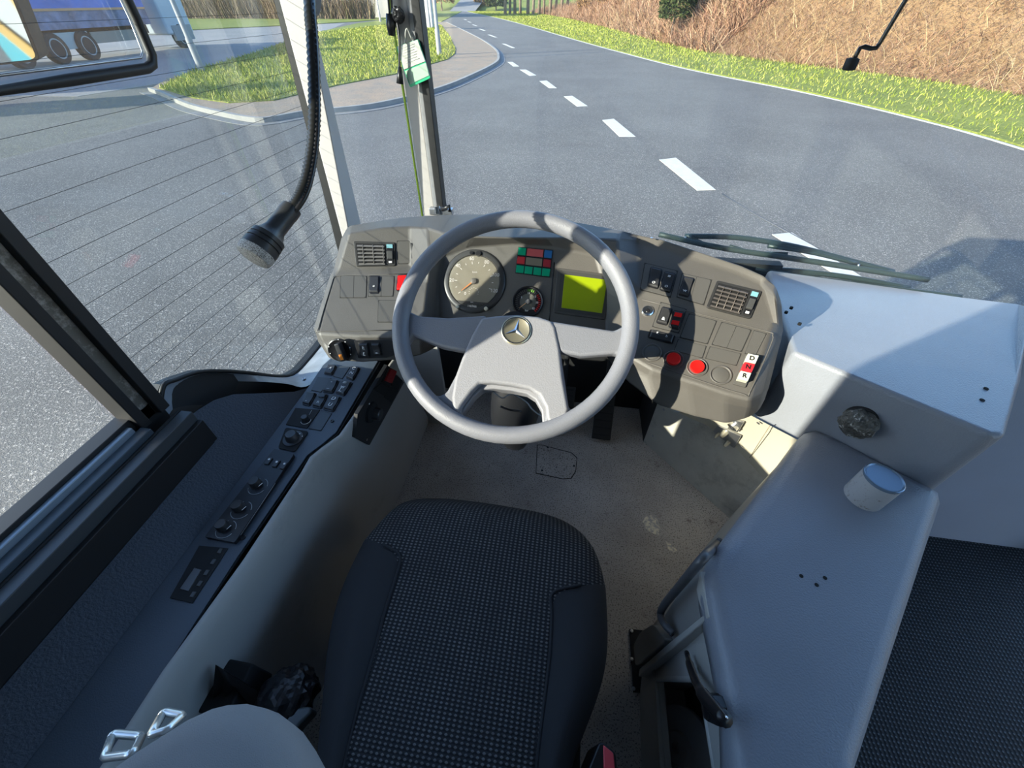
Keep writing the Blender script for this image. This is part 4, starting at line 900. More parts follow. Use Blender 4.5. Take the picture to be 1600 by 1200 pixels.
# ================================================================== HANGING THINGS
mc = thing('gooseneck_microphone', 'black gooseneck microphone with silver grille hanging in front of the side window', 'microphone', tuple(pd(485, -40, .55)))
gn = [pd(484, -260, .70), pd(484, -120, .62), pd(484, 0, .56), pd(488, 60, .55), pd(491, 130, .545), pd(491, 190, .54), pd(487, 240, .54), pd(478, 285, .535), pd(466, 312, .53), pd(448, 334, .53)]
gl = smoothline(gn, 14)
tube('gooseneck', gl, [.0062 + (.0022 if i % 2 else 0) for i in range(len(gl))], mat('gooseneck_rubber', (.015, .016, .016), .35), mc, n=14)
tube('microphone_cable', [p+Vector((.006, -.004, -.002)) for p in gl], .0035, blk, mc, n=8)
m0, m1 = pd(449, 334, .53), pd(402, 394, .51); ax = (m1-m0).normalized(); LnM = (m1-m0).length
lathe('microphone_body', m0, ax, [(-.012, .008), (-.010, .0125), (0, .013), (.004, .0125), (LnM*.42, .0125), (LnM*.55, .016), (LnM*.62, .0205), (LnM*.70, .0205), (LnM*.71, .019), (LnM*.73, .019), (LnM*.74, .021), (LnM*.80, .021), (LnM*.81, .0195), (LnM*.83, .0195), (LnM*.84, .0215), (LnM*.98, .0215), (LnM*.98, 0)], mat('mic_black', (.03, .032, .035), .4), mc)
lathe('grille', m0+ax*LnM*.97, ax, [(0, .0215), (.006, .0215), (.011, .020), (.013, .016), (.014, 0)], speckle('mic_grille', (.55, .53, .50), (.62, .6, .56), (.12, .11, .10), sc=900, big=60, lo=.5, hi=.56, bump=1, rough=.4, bd=.001), mc)
lathe('ceiling_mount', pd(484, -260, .70)+Vector((0, 0, .0)), (0, 0, 1), [(-.02, .016), (.03, .02), (.06, .03), (.06, 0)], blk, mc)
tube('mount_stem', [pd(484, -260, .70), Vector((pd(484, -260, .70).x, pd(484, -260, .70).y, 1.9))], .008, blk, mc)
# housing at the top of the front corner pillar
vs = [Vector((x, 1.165, z)) for x, z in ((0, 0),)]
ph = thing('pillar_housing', 'smooth grey plastic housing at the top of the front corner pillar', 'housing', (-.68, 1.14, 1.3))
hq_ = rq([(424, -60), (434, 27), (481, 30), (486, -60)], .22)
hb = [py_(a, b, 1.12) for a, b in hq_]
hb = [Vector((p.x, p.y, p.z)) for p in hb]
prism('housing_shell', hb, (0, .06, 0), mat('housing_grey', (.17, .17, .175), .45), ph, bevel=.012, seg=3)
box('housing_arm', (-.70, 1.14, 1.30), (-.60, 1.19, 1.60), MATS['housing_grey'], ph)
# tag with cord on the second pillar
TG = Plane((-.44, 1.185, 1.1), (0, -1, .12), (1, 0, 0))
tg = thing('hanging_tag', 'white paper tag in a green sleeve hanging on the windscreen pillar', 'tag', tuple(TG.hit(645, 100)))
plate('green_sleeve', rq([(619, 73), (654, 61), (673, 122), (641, 137)], .06), TG, mat('sleeve_green', (.03, .42, .20), .3), tg, h=.0015)
plate('paper_card', [(621, 73), (653, 62), (665, 96), (632, 109)], TG, mat('paper', (.50, .51, .46), .7), tg, h=.0030)
plate('paper_card', [(633, 111), (666, 98), (671, 118), (641, 132)], TG, mat('pale_green_paper', (.36, .50, .38), .6), tg, h=.0026)
for i in range(7):
    a = bil([(621, 73), (653, 62), (665, 96), (632, 109)], .12, .12+.11*i); b = bil([(621, 73), (653, 62), (665, 96), (632, 109)], .8-.05*(i % 3), .12+.11*i)
    tube('print_line', [TG.hit(*a, .0032), TG.hit(*b, .0032)], .0004, mat('grey_print2', (.45, .46, .45)), tg, n=4)
tube('tag_loop', smoothline([TG.hit(634, 68, .004), TG.hit(634, 50, .01), TG.hit(637, 46, .01), TG.hit(644, 62, .004)], 5), .002, mat('metal_loop', (.35, .35, .32), .4), tg, n=6)
cd_ = thing('cable_with_plugs', 'thin black cable with two plugs dangling along the windscreen pillar', 'cable', tuple(TG.hit(622, 0)))
tube('cable', smoothline([TG.hit(612, -150, .015), TG.hit(611, -30, .015), TG.hit(613, 20, .012), TG.hit(620, 34, .012), TG.hit(624, 60, .016), TG.hit(624, 100, .018), TG.hit(625, 112, .018)], 5), .0024, blk, cd_, n=7)
tube('plug', [TG.hit(610, 22, .012), TG.hit(611, 40, .012), TG.hit(612, 56, .012)], [.010, .011, .007], blk, cd_)
tube('plug', [TG.hit(625, 104, .018), TG.hit(625, 118, .018), TG.hit(625, 131, .018)], [.004, .007, .009], blk, cd_)
crumple('cable_clip', TG.hit(621, 24, .016), (0, 1, .2), .016, .01, blk, cd_)
tube('cable', smoothline([TG.hit(604, -150, .015), TG.hit(606, -20, .015), TG.hit(609, 25, .012)], 5), .0024, blk, cd_, n=7)
lc = thing('latch_fitting', 'small dull metal fitting at the foot of the windscreen pillar', 'fitting', tuple(py_(686, 325, 1.15)))
box('fitting_base', py_(671, 334, 1.15)+Vector((0, 0, -.004)), py_(706, 331, 1.15)+Vector((0, .02, .006)), alu, lc, bevel=.002)
lathe('fitting_knob', py_(683, 327, 1.15), (0, 0, 1), [(-.01, .009), (.010, .009), (.010, .006), (.012, 0)], chr_, lc, n=14); tube('fitting_arm', [py_(690, 328, 1.15), py_(703, 322, 1.15), py_(702, 330, 1.15)], .005, blk, lc)
hm = thing('hanging_stalk', 'thin cranked black rod with a small square end hanging at the windscreen', 'rod', tuple(py_(1415, 0, 1.0)))
tube('rod', [py_(1540, -200, 1.0), py_(1415, 0, 1.0), py_(1385, 50, 1.0), py_(1375, 67, 1.0), py_(1369, 75, 1.0), py_(1361, 76, 1.0), py_(1350, 73, 1.0), py_(1344, 75, 1.0), py_(1338, 86, 1.0), py_(1334, 94, 1.0)], .0035, blk, hm, n=8)
a, b = py_(1334, 90, 1.0), py_(1325, 110, 1.0); tube('end_block', [a, a.lerp(b, .1), a.lerp(b, .92), b], [.006, .0105, .0105, .008], blkM, hm, n=4)
# wipers outside the windscreen
def wiper(nm, lab, blade, arm):
    t = thing(nm, lab, 'wiper', tuple(py_(*blade[0], wsy(.3)+.04)), group=None)
    W = lambda px, py, o=.03: py_(px, py, 1.2 if False else _wy(px, py)+o)
    bl = [W(*q) for q in blade]
    tube('wiper_blade', smoothline(bl, 5), .0085, mat('wiper_rubber', (.03, .045, .045), .5), t, n=6)
    tube('blade_frame', smoothline([W(*q, .045) for q in arm[0]], 5), .0085, mat('wiper_frame', (.025, .04, .042), .35), t, n=6)
    for q in arm[1:]: tube('frame_claw', smoothline([W(*p, .04) for p in q], 4), .0065, MATS['wiper_frame'], t, n=6)
    return t
def _wy(px, py):
    y = 1.2
    for _ in range(8): y = wsy(py_(px, py, y).x)
    return y
w1 = wiper('wiper', 'upper of the two black windscreen wipers crossing the road line', [(1030, 366), (1120, 386), (1240, 404), (1350, 421), (1450, 437)],
      [[(1070, 369), (1150, 371), (1240, 385), (1330, 408), (1395, 425)], [(1075, 369), (1110, 385), (1160, 392)], [(1200, 384), (1270, 395), (1340, 412)], [(1140, 385), (1180, 395), (1230, 397)]])
for q in ((1071, 370), (1342, 413)): tube('clip', [py_(*q, _wy(*q)+.03), py_(q[0]-2, q[1]+7, _wy(*q)+.03)], .003, alu, w1, n=6)
w2_ = wiper('wiper', 'lower of the two black windscreen wipers along the cabinet edge', [(1180, 421), (1260, 434), (1350, 446), (1430, 456), (1500, 464)],
      [[(1186, 420), (1250, 424), (1330, 434), (1420, 450)], [(1186, 423), (1250, 430), (1300, 440), (1345, 447)], [(1200, 424), (1280, 434)]])
# sliding window sash
SX = -.722
sw_ = struct(tube('window_6', [Vector((SX, y, z)) for y, z in ((.41, 1.60), (.41, 1.139), (.60, 1.139), (.735, 1.139), (.750, 1.143), (.758, 1.155), (.762, 1.20), (.765, 1.60), (.41, 1.60))], .0075, rubM, n=8))
tube('sash_line', [Vector((SX, y, z)) for y, z in ((.42, 1.153), (.60, 1.153), (.735, 1.153), (.744, 1.160), (.750, 1.20), (.752, 1.58))], .0018, alu, sw_, n=6)
# ================================================================== OUTSIDE
def g(px, py, z=G): return pz(px, py, z)
def poly(nm, pts, z, m, th=.03, kind='structure', **k):
    o = prism(nm, [Vector((p[0], p[1], z-th)) for p in pts], (0, 0, th), m, **k); o['kind'] = kind; return o
asph = speckle('asphalt', (.094, .089, .083), (.122, .117, .109), (.46, .42, .37), sc=75, big=.5, lo=.56, hi=.66, bump=1.0, rough=.85, bd=.015)
asph2 = speckle('old_asphalt', (.17, .17, .165), (.21, .205, .20), (.42, .40, .37), sc=60, big=.3, lo=.58, hi=.72, bump=.4, rough=.85, bd=.01)
paintM = mat('road_paint', (.50, .48, .43), .6, dirt=(.40, .39, .36), dsc=9, dlo=.5, dhi=.7)
grassM = speckle('grass_ground', (.11, .14, .018), (.17, .20, .03), (.30, .30, .06), sc=14, big=.35, lo=.52, hi=.66, bump=.8, rough=.9, bd=.05, c3=(.26, .20, .08))
kerbM = mat('kerb_stone', (.24, .23, .21), .8, var=.12, vsc=3)
paveM = speckle('clinker_paving', (.30, .215, .14), (.22, .18, .135), (.12, .10, .09), sc=22, big=1.5, lo=.55, hi=.62, bump=.6, rough=.85, bd=.02)
bankM = speckle('bank_earth', (.20, .12, .055), (.28, .17, .08), (.12, .075, .04), sc=9, big=.6, lo=.5, hi=.62, bump=1, rough=.95, bd=.1)
poly('road', [(-70, -25), (60, -25), (60, 140), (-70, 140)], G, asph, th=.1)
E_ = [Vector(p) for p in ((8.7, -20, 0), (8.7, -5, 0), (8.65, 4, 0))] + [g(*q) for q in ((1600, 231), (1430, 184), (1258, 144), (1082, 109), (985, 85), (900, 62), (790, 31))] + [Vector((-31.7, 133, 0))]
for p in E_: p.z = 0
E2 = smoothline(E_, 5)
def offs(line, d):
    out = []
    for i, p in enumerate(line):
        t = (line[min(i+1, len(line)-1)]-line[max(i-1, 0)]).normalized(); out.append(Vector((p.x+t.y*d, p.y-t.x*d, 0)))
    return out
def strip(nm, a, b, z, m, th=.004, parent=None):
    n = len(a); v = [Vector((p.x, p.y, z)) for p in a] + [Vector((p.x, p.y, z)) for p in b]; v += [p-Vector((0, 0, th)) for p in v]
    f = []
    for i in range(n-1): f += [[i, i+1, n+i+1, n+i], [2*n+i, 3*n+i, 3*n+i+1, 2*n+i+1], [i, 2*n+i, 2*n+i+1, i+1], [n+i, n+i+1, 3*n+i+1, 3*n+i]]
    return mesh(nm, v, f, m, parent)
B_ = [Vector(p) for p in ((13.7, -20, 0), (13.7, -2, 0), (13.4, 9, 0))] + [g(*q) for q in ((1600, 150), (1400, 119), (1200, 95), (1060, 72), (960, 46))] + [Vector((-4.5, 85, 0)), Vector((-17, 135, 0))]
for p in B_: p.z = 0
B2 = smoothline(B_, 7)
def resample(line, n):
    L = [0]
    for a, b in zip(line, line[1:]): L.append(L[-1]+(b-a).length)
    out = []; j = 0
    for k in range(n):
        s_ = L[-1]*k/(n-1)
        while j < len(L)-2 and L[j+1] < s_: j += 1
        out.append(line[j].lerp(line[j+1], (s_-L[j])/max(L[j+1]-L[j], 1e-6)))
    return out
Er, Br = resample(E2, 90), resample(B2, 90)
struct(strip('verge_right', [p for p in Er], Br, G+.03, grassM, th=.05))
mk = strip('road_markings', offs(E2, -.17), offs(E2, -.06), G+.006, paintM, th=.005); struct(mk)
dsh = [[(1030, 250), (1056, 247), (1118, 297), (1089, 298)], [(941, 188), (959, 186), (993, 214), (968, 214)], [(881, 151), (894, 150), (918, 166), (902, 167)], [(843, 127), (854, 126), (870, 138), (858, 138)],
       [(812, 109), (822, 109), (838, 118), (828, 119)], [(793, 97), (801, 97), (811, 104), (802, 104)], [(1206, 367), (1237, 364), (1346, 433), (1312, 434)]]
for k_ in range(6):
    y0 = 30+9.0*k_; x0 = -4.5-.30*(y0-30)
    dsh.append([Vector((x0-.10, y0, 0)), Vector((x0+.10, y0, 0)), Vector((x0-1.0, y0+3, 0)), Vector((x0-1.2, y0+3, 0))])
dv, df_ = [], []
for d in dsh:
    P = [Vector(p) if isinstance(p, Vector) else g(*p) for p in d]; k = len(dv)
    dv += [Vector((p.x, p.y, G+.007)) for p in P]+[Vector((p.x, p.y, G+.001)) for p in P]
    df_ += [[k, k+1, k+2, k+3]]+[[k+i, k+(i+1) % 4, k+4+(i+1) % 4, k+4+i] for i in range(4)]
struct(mesh('road_markings_centre', dv, df_, paintM))
# mended joint in the asphalt beside the dashes
tube('road_seam', [g(1128, 303, G+.001), g(1180, 335, G+.001), g(1290, 395, G+.001)], .012, mat('tar', (.05, .055, .065), .6), n=5)['kind'] = 'structure'
# bank
from mathutils import noise as NZ
rows = []; nb = len(Br)
prof = [(0, 0), (.5, .35), (1.2, 1.0), (2.2, 1.9), (3.4, 2.9), (5, 3.7), (8, 4.2), (30, 5.0)]
for d, h in prof:
    r = []
    for i, p in enumerate(offs(Br, 0)):
        t = (Br[min(i+1, nb-1)]-Br[max(i-1, 0)]).normalized(); nrm = Vector((t.y, -t.x, 0)); k = NZ.noise(Vector((p.x*.25, p.y*.25, d)))
        far = max(.22, min(1, (118-p.y)/60)); q_ = p+nrm*(d+k*.4); r.append(Vector((q_.x, q_.y, G+.02+(h+k*.5*(d > 0))*far)))
    rows.append(r)
bank = loft('bank', rows, bankM, smooth=True); struct(bank)
def blades(nm, base, lens, width, lean, m, kind='stuff', seg=3, up=(0, 0, 1), droop=.5, parent=None, label=None):
    """many curved blades in one mesh; base Nx3, lens N"""
    N = len(base); a = rng.uniform(0, 2*PI, N); d = np.stack([np.cos(a), np.sin(a), np.zeros(N)], 1)*rng.uniform(.2, 1, (N, 1))*lean + np.array(up)
    d /= np.linalg.norm(d, axis=1, keepdims=True); yaw = rng.uniform(0, PI, N); wv = np.stack([np.cos(yaw), np.sin(yaw), np.zeros(N)], 1)*np.reshape(width, (-1, 1))
    P = np.zeros((N, (seg+1)*2, 3)); c = np.array(base); 
    for s_ in range(seg+1):
        wd = 1-(s_/seg)*.75; P[:, 2*s_] = c-wv*wd/2; P[:, 2*s_+1] = c+wv*wd/2
        c = c + d*(lens/seg)[:, None]; d = d + np.array([0, 0, -droop/seg]) + rng.normal(0, .12, (N, 3)); d /= np.linalg.norm(d, axis=1, keepdims=True)
    V = P.reshape(-1, 3); F_ = np.array([[2*s_, 2*s_+1, 2*s_+3, 2*s_+2] for s_ in range(seg)]); F_ = (F_[None]+(np.arange(N)*(seg+1)*2)[:, None, None]).reshape(-1, 4)
    me = bpy.data.meshes.new(nm); me.vertices.add(len(V)); me.vertices.foreach_set('co', V.ravel()); me.loops.add(F_.size); me.loops.foreach_set('vertex_index', F_.ravel())
    me.polygons.add(len(F_)); me.polygons.foreach_set('loop_start', np.arange(0, F_.size, 4)); me.update(calc_edges=True); me.validate()
    o = bpy.data.objects.new(nm, me); COL.objects.link(o); me.materials.append(m); o['kind'] = kind
    if label: o['label'] = label
    return o
def bank_pts(n, d0, d1, y0, y1, pw=1.):
    out = []
    Pn = [i for i in range(nb-1) if y0 <= Br[i].y <= y1]
    for _ in range(n):
        i = Pn[int(len(Pn)*random.random()**pw)]; t = random.random(); p = Br[i].lerp(Br[i+1], t); tt = (Br[i+1]-Br[i]).normalized(); nrm = Vector((tt.y, -tt.x, 0)); d = d0+(d1-d0)*random.random()
        h = np.interp(d, [a for a, b in prof], [b for a, b in prof]); far = max(.22, min(1, (118-p.y)/60)); q_ = p+nrm*d; out.append((q_.x, q_.y, G+h*far-.05))
    return np.array(out)
brk = foliage('dry_bracken', [(.075, .035, .025), (.24, .12, .07), (.36, .205, .125), (.30, .16, .09), (.48, .33, .21), (.14, .07, .045)])
b1 = bank_pts(34000, -.3, 6, 6, 30); blades('dry_bracken', b1, rng.uniform(.35, 1.1, len(b1)), rng.uniform(.010, .024, len(b1)), 2.2, brk, droop=1.8, label='tangled rust brown dead bracken covering the roadside bank')
b2 = bank_pts(26000, -.4, 6.5, 28, 120, 1.6); blades('dry_bracken_far', b2, rng.uniform(.6, 1.5, len(b2)), rng.uniform(.03, .07, len(b2)), 1.2, brk, droop=1.3, label='rust brown dead undergrowth further along the bank')
stk_ = foliage('straw', [(.50, .38, .20), (.62, .48, .26), (.40, .26, .12)])
b3 = bank_pts(3500, -.5, 5, 6, 60); blades('pale_stalks', b3, rng.uniform(.7, 1.6, len(b3)), rng.uniform(.008, .02, len(b3)), 1.6, stk_, droop=.9, label='pale dry stalks standing among the bracken')
_br = [o for o in COL.objects if o.name.split('.')[0] in ('dry_bracken', 'dry_bracken_far', 'pale_stalks')]
with bpy.context.temp_override(active_object=_br[0], selected_objects=_br, selected_editable_objects=_br): bpy.ops.object.join()
gm = foliage('grass_blades', [(.10, .14, .015), (.20, .25, .025), (.32, .33, .05), (.42, .38, .12), (.14, .19, .02), (.28, .28, .06)])
vp_ = []
for _ in range(42000):
    i = int(nb*random.random()**1.25); i = min(i, nb-2); t = random.random(); s_ = random.random(); p = Er[i].lerp(Er[i+1], t).lerp(Br[i].lerp(Br[i+1], t), s_*1.02)
    if p.y > 5: vp_.append((p.x, p.y, G+.02))
vp_ = np.array(vp_); dist = np.hypot(vp_[:, 0], vp_[:, 1]); blades('verge_grass', vp_, rng.uniform(.04, .13, len(vp_)), .006+dist*.0012, .9, gm, seg=2, label='short yellow green grass on the right verge')
# a dark evergreen bush standing in the bank and a small one at its foot
def bush(nm, lab, cat, c, r, h, n, m, stem=True, leaf=.05, group=None):
    t = thing(nm, lab, cat, tuple(c), group); th = rng.uniform(0, 2*PI, n); cz = rng.uniform(-.6, 1, n); rr = rng.uniform(.55, 1, n)**.5; s_ = np.sqrt(np.maximum(0, 1-cz**2))
    ctr = np.stack([np.cos(th)*s_*rr*r, np.sin(th)*s_*rr*r, h*.5+cz*rr*h*.5], 1)
    V = []; 
    a = rng.normal(0, 1, (n, 3)); a /= np.linalg.norm(a, axis=1, keepdims=True); b = np.cross(a, rng.normal(0, 1, (n, 3))); b /= np.linalg.norm(b, axis=1, keepdims=True)
    P = np.stack([ctr-a*leaf, ctr-b*leaf*.5, ctr+a*leaf, ctr+b*leaf*.5], 1).reshape(-1, 3)
    me = bpy.data.meshes.new('foliage'); me.from_pydata(P.tolist(), [], (np.arange(n*4).reshape(-1, 4)).tolist()); o = bpy.data.objects.new('foliage', me); COL.objects.link(o); me.materials.append(m); o.parent = t
    st = lathe('stem', (0, 0, -.1), (0, 0, 1), [(0, .06*r), (h*.7, .03*r), (h*.7, 0)], mat('bark', (.16, .12, .09), .9, var=.2), None, n=8); st.parent = t
    return t
dgr = foliage('dark_leaves', [(.02, .035, .008), (.05, .07, .015), (.08, .07, .03)]); br_ = foliage('brown_leaves', [(.12, .07, .03), (.24, .13, .055), (.33, .20, .09)])
p = g(1032, 70); bush('evergreen_bush', 'dark evergreen bush standing in the brown bank across the road', 'bush', (p.x+.7, p.y+1.2, G+.1), 1.15, 5.0, 7000, dgr, leaf=.10)
for k, (a, b, r, h) in enumerate(((905, 30, 2.2, 5.5), (935, 34, 2.0, 5.0), (965, 40, 1.8, 4.5))):
    p = g(a, b); bush('brown_bush', ['bare brown bush nearest the tree trunks on the far bank', 'middle one of the three bare brown bushes on the far bank', 'bare brown bush left of the dark evergreen on the bank'][k], 'bush', (p.x+1.5, p.y, G), r, h, 3800, br_, leaf=.13, group='brown bushes on the far bank')
# left island
K_ = [(240, 143), (262, 151), (300, 168), (350, 181), (405, 191), (440, 187), (480, 180), (560, 172), (610, 163), (660, 150), (702, 136), (740, 119), (762, 108), (775, 99), (777, 91), (774, 82), (760, 70), (740, 58), (715, 45), (697, 36)]
Kp = [g(*q) for q in K_]; Kr = smoothline(Kp, 4)
isl = [Vector((p.x, p.y, 0)) for p in Kr] + [g(660, 36), g(600, 34), g(560, 39), g(500, 53), g(450, 70), g(390, 91), g(300, 118), g(262, 129)]
poly('pavement', isl, G+.09, paveM, th=.12)
kr = offs([Vector((p.x, p.y, 0)) for p in Kr], .0); kr2 = offs(kr, .11)
struct(strip('kerb', kr, kr2, G+.11, kerbM, th=.13))
struct(strip('gutter', kr2, offs(kr, .36), G+.012, mat('gutter_stone', (.15, .15, .148), .8, var=.15, vsc=4), th=.012))
gpx = [(252, 144), (305, 160), (360, 168), (430, 164), (530, 139), (620, 121), (700, 97), (711, 88), (712, 80), (704, 62), (690, 42), (660, 36), (600, 33), (560, 38), (500, 52), (450, 69), (390, 90), (300, 117)]
gp_ = [g(*q) for q in gpx]; poly('lawn', gp_, G+.115, grassM, th=.06)
def inpoly(x, y, P):
    c = False; j = len(P)-1
    for i in range(len(P)):
        if (P[i].y > y) != (P[j].y > y) and x < (P[j].x-P[i].x)*(y-P[i].y)/(P[j].y-P[i].y)+P[i].x: c = not c
        j = i
    return c
lp_ = []
while len(lp_) < 30000:
    x, y = random.uniform(-22, -5), 10+55*random.random()**2.2
    if inpoly(x, y, gp_): lp_.append((x, y, G+.11))
lp_ = np.array(lp_); dist = np.hypot(lp_[:, 0], lp_[:, 1]); blades('lawn_grass', lp_, rng.uniform(.05, .16, len(lp_)), .006+dist*.0012, .9, gm, seg=2, label='bright green grass on the traffic island')
poly('lawn_far', [g(250, 50), g(340, 45), g(430, 41), g(540, 35), g(600, 31), g(690, 34), Vector((-33, 133, 0)), Vector((-70, 139, 0)), Vector((-69, 50, 0))], G+.05, grassM, th=.07)
poly('yard', [Vector((-69, 6, 0)), Vector((-14.5, 12, 0)), g(262, 129), g(300, 118), g(390, 91), g(450, 70), g(500, 53), g(540, 36), g(430, 42), g(340, 46), g(250, 51), Vector((-69, 50, 0))], G+.006, asph2, th=.01)
# hill at the end of the road
struct(mesh('hill', [(-150, 139, G-.2), (90, 139, G-.2), (160, 380, 26), (-260, 380, 26)], [[0, 1, 2, 3]], grassM))
struct(mesh('hill_road', [(-36, 132, G+.01), (-29.5, 132, G+.01), (-38, 230, 9.1), (-46, 230, 9.1)], [[0, 1, 2, 3]], asph2))
# two unseen evergreens added beside the yard to shade the island in bands
bush('added_evergreen', 'tall dark evergreen added unseen behind the lorry to shade the island', 'tree', (-31, 12.5, G), 1.6, 9.5, 6000, dgr, leaf=.16)
bush('added_evergreen', 'dark evergreen added out of view left of the lorry to shade the island', 'tree', (-20.5, 5.5, G), 1.0, 6.5, 5000, dgr, leaf=.13)
# light poles
poleM = mat('pole_steel', (.27, .27, .265), .6); lampM = mat('lamp_grey', (.3, .3, .3), .5)
def lightpole(lab, p, h=8.5, r=.085, first=None):
    if first: return dup(first, (p.x, p.y, G), lab)
    t = thing('street_light', lab, 'street light', (p.x, p.y, G), 'street lights on the traffic island')
    for nm, ax0, prof_, m in (('pole', (0, 0, 0), [(0, r*1.35), (1.0, r*1.3), (1.05, r), (h, r*.6), (h, 0)], poleM),):
        o = lathe(nm, ax0, (0, 0, 1), prof_, m, None, n=16); o.parent = t
    o = tube('arm', [(0, 0, h-.1), (.3, .0, h+.15), (1.2, 0, h+.3)], .04, poleM, None); o.parent = t
    o = box('lantern', (1.0, -.13, h+.24), (1.75, .13, h+.36), lampM, None, bevel=.04); o.parent = t
    return t
lp1 = lightpole('tall grey lamp post on the grass nearest the lorry', g(318, 116))
lightpole('tall silver lamp post at the rounded corner of the paved island', g(687, 90), first=lp1)
lightpole('distant lamp post between the two window pillars', g(595, 36), first=lp1)
lightpole('distant lamp post right beside the windscreen pillar', g(672, 47), first=lp1)
p = g(670, 46); jb = thing('junction_box', 'pale utility cabinet beside the road at the far end of the island', 'cabinet', (p.x, p.y, G))
o = box('box_body', (-.5, -.3, 0), (.5, .3, 2.2), mat('pale_box', (.50, .49, .44), .6), None, bevel=.03, local=True); o.parent = jb; o = box('box_cap', (-.55, -.35, 2.2), (.55, .35, 2.28), lampM, None); o.parent = jb
# hall and hedges in the left distance
bl_ = thing('hall', 'long grey hall behind the hedge in the left distance', 'building', (-50, 84, G))
box('hall_wall', (-78, 82, G), (-30, 96, G+9), mat('hall_cladding', (.28, .27, .25), .7, var=.12, vsc=.4), bl_); box('roof', (-78.6, 81.4, G+9), (-29.4, 96.6, G+9.6), lampM, bl_)
for k in range(7): f_ = box('window', (-75+6.4*k, 81.85, G+3), (-72+6.4*k, 82.0, G+5.4), mat('dark_pane', (.05, .06, .08), .1), bl_); box('window_frame', (-75.1+6.4*k, 81.8, G+2.9), (-71.9+6.4*k, 81.9, G+3.0), lampM, f_)
hz = []
for k in range(9000):
    t = random.random(); x = -72+t*40; hz.append((x, 74+random.uniform(-1, 1)+.08*(x+50), G))
hz = np.array(hz); twig = foliage('twigs', [(.14, .10, .075), (.22, .16, .11), (.30, .21, .14), (.16, .15, .07)])
blades('bare_hedge', hz, rng.uniform(1.2, 3.6, len(hz)), .09, .5, twig, droop=.1, label='leafless brown hedge in front of the grey hall')
# woods on the right at the end of the straight, hill bushes
def tree(lab, x, y, h, r, m, first=None, rz=0., sc=1., group='tree trunks at the far end of the bank'):
    if first: return dup(first, (x, y, G), lab, group, rz, sc)
    t = thing('tree', lab, 'tree', (x, y, G), group)
    o = tube('trunk', [(0, 0, -.2), (.1, 0, h*.4), (-.1, .1, h*.8), (0, 0, h)], [r, r*.8, r*.5, r*.15], m, None, n=9); o.parent = t
    for k in range(7):
        a = k*2.4; z = h*(.35+.08*k); o = tube('branch', [(0, 0, z), (math.cos(a)*.35, math.sin(a)*.35, z+1.2), (math.cos(a)*.6, math.sin(a)*.6, z+3)], [r*.3, r*.18, r*.05], m, None, n=6); o.parent = t
    return t
trM = mat('trunk_bark', (.26, .19, .13), .9, var=.25, vsc=2)
t1 = None; words = ['first', 'second', 'third', 'fourth', 'fifth', 'sixth', 'seventh', 'eighth', 'ninth', 'tenth', 'eleventh', 'twelfth', 'thirteenth', 'fourteenth', 'fifteenth', 'sixteenth']
for k in range(12):
    pxx = 788+k*8.8+random.uniform(-1.5, 1.5); y = random.uniform(92, 112); q_ = py_(pxx, 20, y); lab = '%s trunk from the left in the woods beyond the right verge' % words[k]
    t = tree(lab, q_.x, y, 13, .30, trM, first=t1, rz=k*1.3, sc=random.uniform(.8, 1.15)); t1 = t1 or t
for k, (a, y, r, h, m, lab) in enumerate(((775, 140, 3, 4, dgr, 'low dark green bush left of the woods at the road end'), (690, 141, 4, 7, br_, 'brown bush left of the road at the foot of the hill'), (640, 175, 4, 8, dgr, 'dark bush behind the pale utility cabinet'), (757, 150, 3, 5, br_, 'small brown bush right of the road on the hill'))):
    q_ = py_(a, 10, y); bush('distant_bush', lab, 'bush', (q_.x, y, G), r, h, 1500, m, leaf=.3)
# lorry with blue curtain trailer
lo = thing('lorry', 'lorry with blue curtain sided trailer and pale cab parked in the yard', 'lorry', (-22, 18, G))
ld = Vector((-.10, .995, 0)).normalized(); lo0 = Vector((-21.3, 8, 0)); ln_ = Vector((-ld.y, ld.x, 0))   # ln_ points away from the bus
def lb(nm, s0, s1, w0, w1, z0, z1, m, parent=lo, **k):
    P = [lo0+ld*s0+ln_*w0, lo0+ld*s1+ln_*w0, lo0+ld*s1+ln_*w1, lo0+ld*s0+ln_*w1]; P = [Vector((p.x, p.y, G+z0)) for p in P]; return prism(nm, P, (0, 0, z1-z0), m, parent, **k)
tarp = mat('blue_curtain', (.055, .13, .42), .5, var=.2, vsc=1.2, grain=.5, gs=3, bumpd=.05)
lb('trailer_curtain', 0, 17.2, 0, 2.5, 1.75, 4.0, tarp); lb('side_boards', 0, 17.2, .02, 2.48, 1.1, 1.70, mat('grey_boards', (.13, .15, .23), .6, var=.4, vsc=2.5)); lb('orange_rail', 0, 17.2, -.01, 2.5, 1.68, 1.76, mat('orange_rail', (.48, .26, .12), .5))
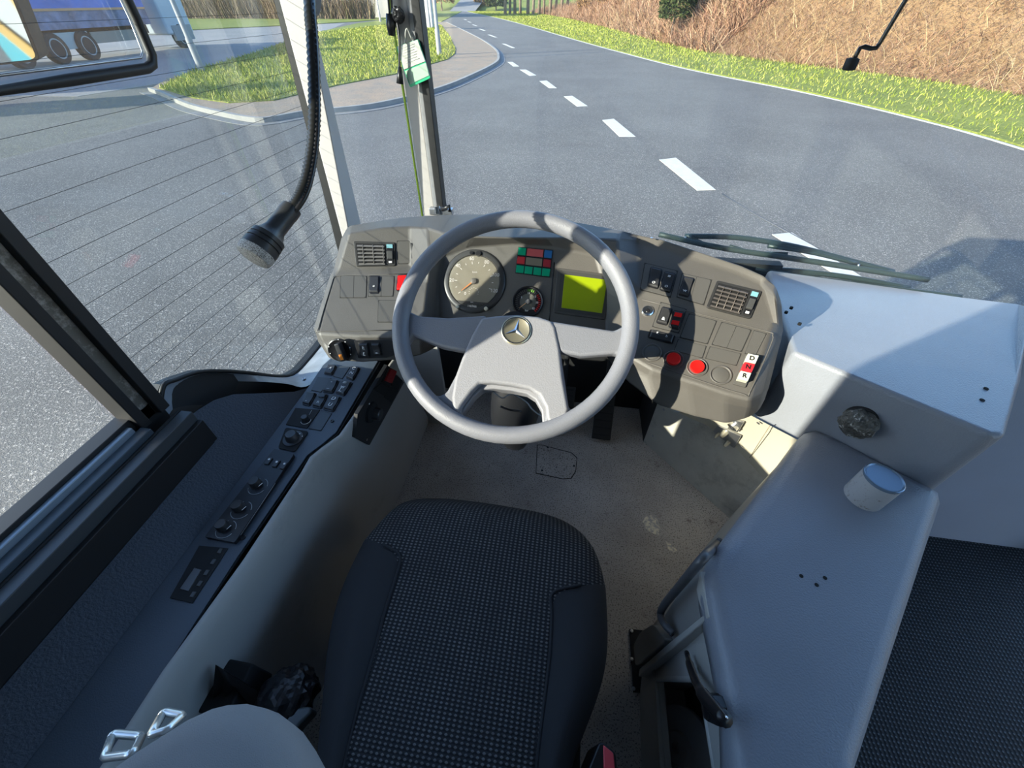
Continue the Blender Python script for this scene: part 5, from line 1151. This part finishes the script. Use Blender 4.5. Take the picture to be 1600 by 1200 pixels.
lb('chassis', 0, 17.4, .5, 2.0, .75, 1.1, blkM); lb('tool_box', 11.2, 13.0, .1, .8, .45, 1.0, mat('pale_box2', (.30, .36, .36), .5)); lb('underrun_bar', 13.2, 16.5, .15, .2, .55, .95, mat('bar_grey', (.2, .2, .17), .5))
lb('cab', 18.2, 20.4, 0, 2.5, .6, 3.8, mat('cab_pale', (.40, .46, .50), .35), bevel=.12); lb('cab_window', 19.0, 20.0, -.02, .05, 2.3, 3.2, mat('dark_pane'  , (.05, .06, .08)), lo); lb('cab_step', 18.6, 20.2, -.03, .1, .35, 1.0, mat('skirt_grey', (.22, .24, .25), .5))
tyre = mat('tyre', (.02, .02, .02), .85); rimM = mat('wheel_rim', (.25, .31, .33), .45, metal=.4)
for s_ in (9.3, 11.0+.0, 13.2-.6, 19.2, 7.6): 
    c = lo0+ld*s_; c = Vector((c.x, c.y, G+.52)); wl_ = lathe('wheel', c-ln_*.02, ln_, [(0, .36), (.0, .50), (.03, .52), (.28, .52), (.30, .5), (.30, 0)], tyre, lo, n=28)
    lathe('rim', c-ln_*.025, ln_, [(.06, .33), (0, .34), (.0, .30), (.08, .22), (.08, .1), (.02, .09), (.02, 0)], rimM, wl_, n=24)
# exterior mirror of the bus, seen through the side pane
mc0 = px_(57, 90, -1.05); dv_ = (mc0-EYE).normalized(); MN = Plane(mc0, Vector((.10, -1, -.22)).normalized()-dv_, (1, 0, 0))
em = thing('exterior_mirror', 'dark framed exterior mirror at the upper left corner of the view', 'mirror', tuple(mc0))
mq = rq([(-150, 112), (59, 92), (17, -12), (-20, -110), (-220, -90)], .08)
plate('mirror_housing', scaleq(mq, 1.0) if False else [((a+60)*1.05-60, (b-0)*1.05-1) for a, b in mq], MN, rubM, em, h=.002, base=-.05, bevel=.004)
plate('mirror_glass', mq, MN, mat('mirror_silver', (.8, .85, .82), .03, metal=1), em, h=.004, base=0, bevel=0)
tube('mirror_arm', [MN.hit(-60, -40, -.03), Vector((-.85, 1.2, 1.75))], .015, rubM, em)
struct(prism('wall_stripe', [(-.806, -3, .2), (-.806, -1.2, .2), (-.806, -.6, .56), (-.806, -3, .56)], (-.003, 0, 0), mat('bus_teal', (.03, .32, .40), .3)))
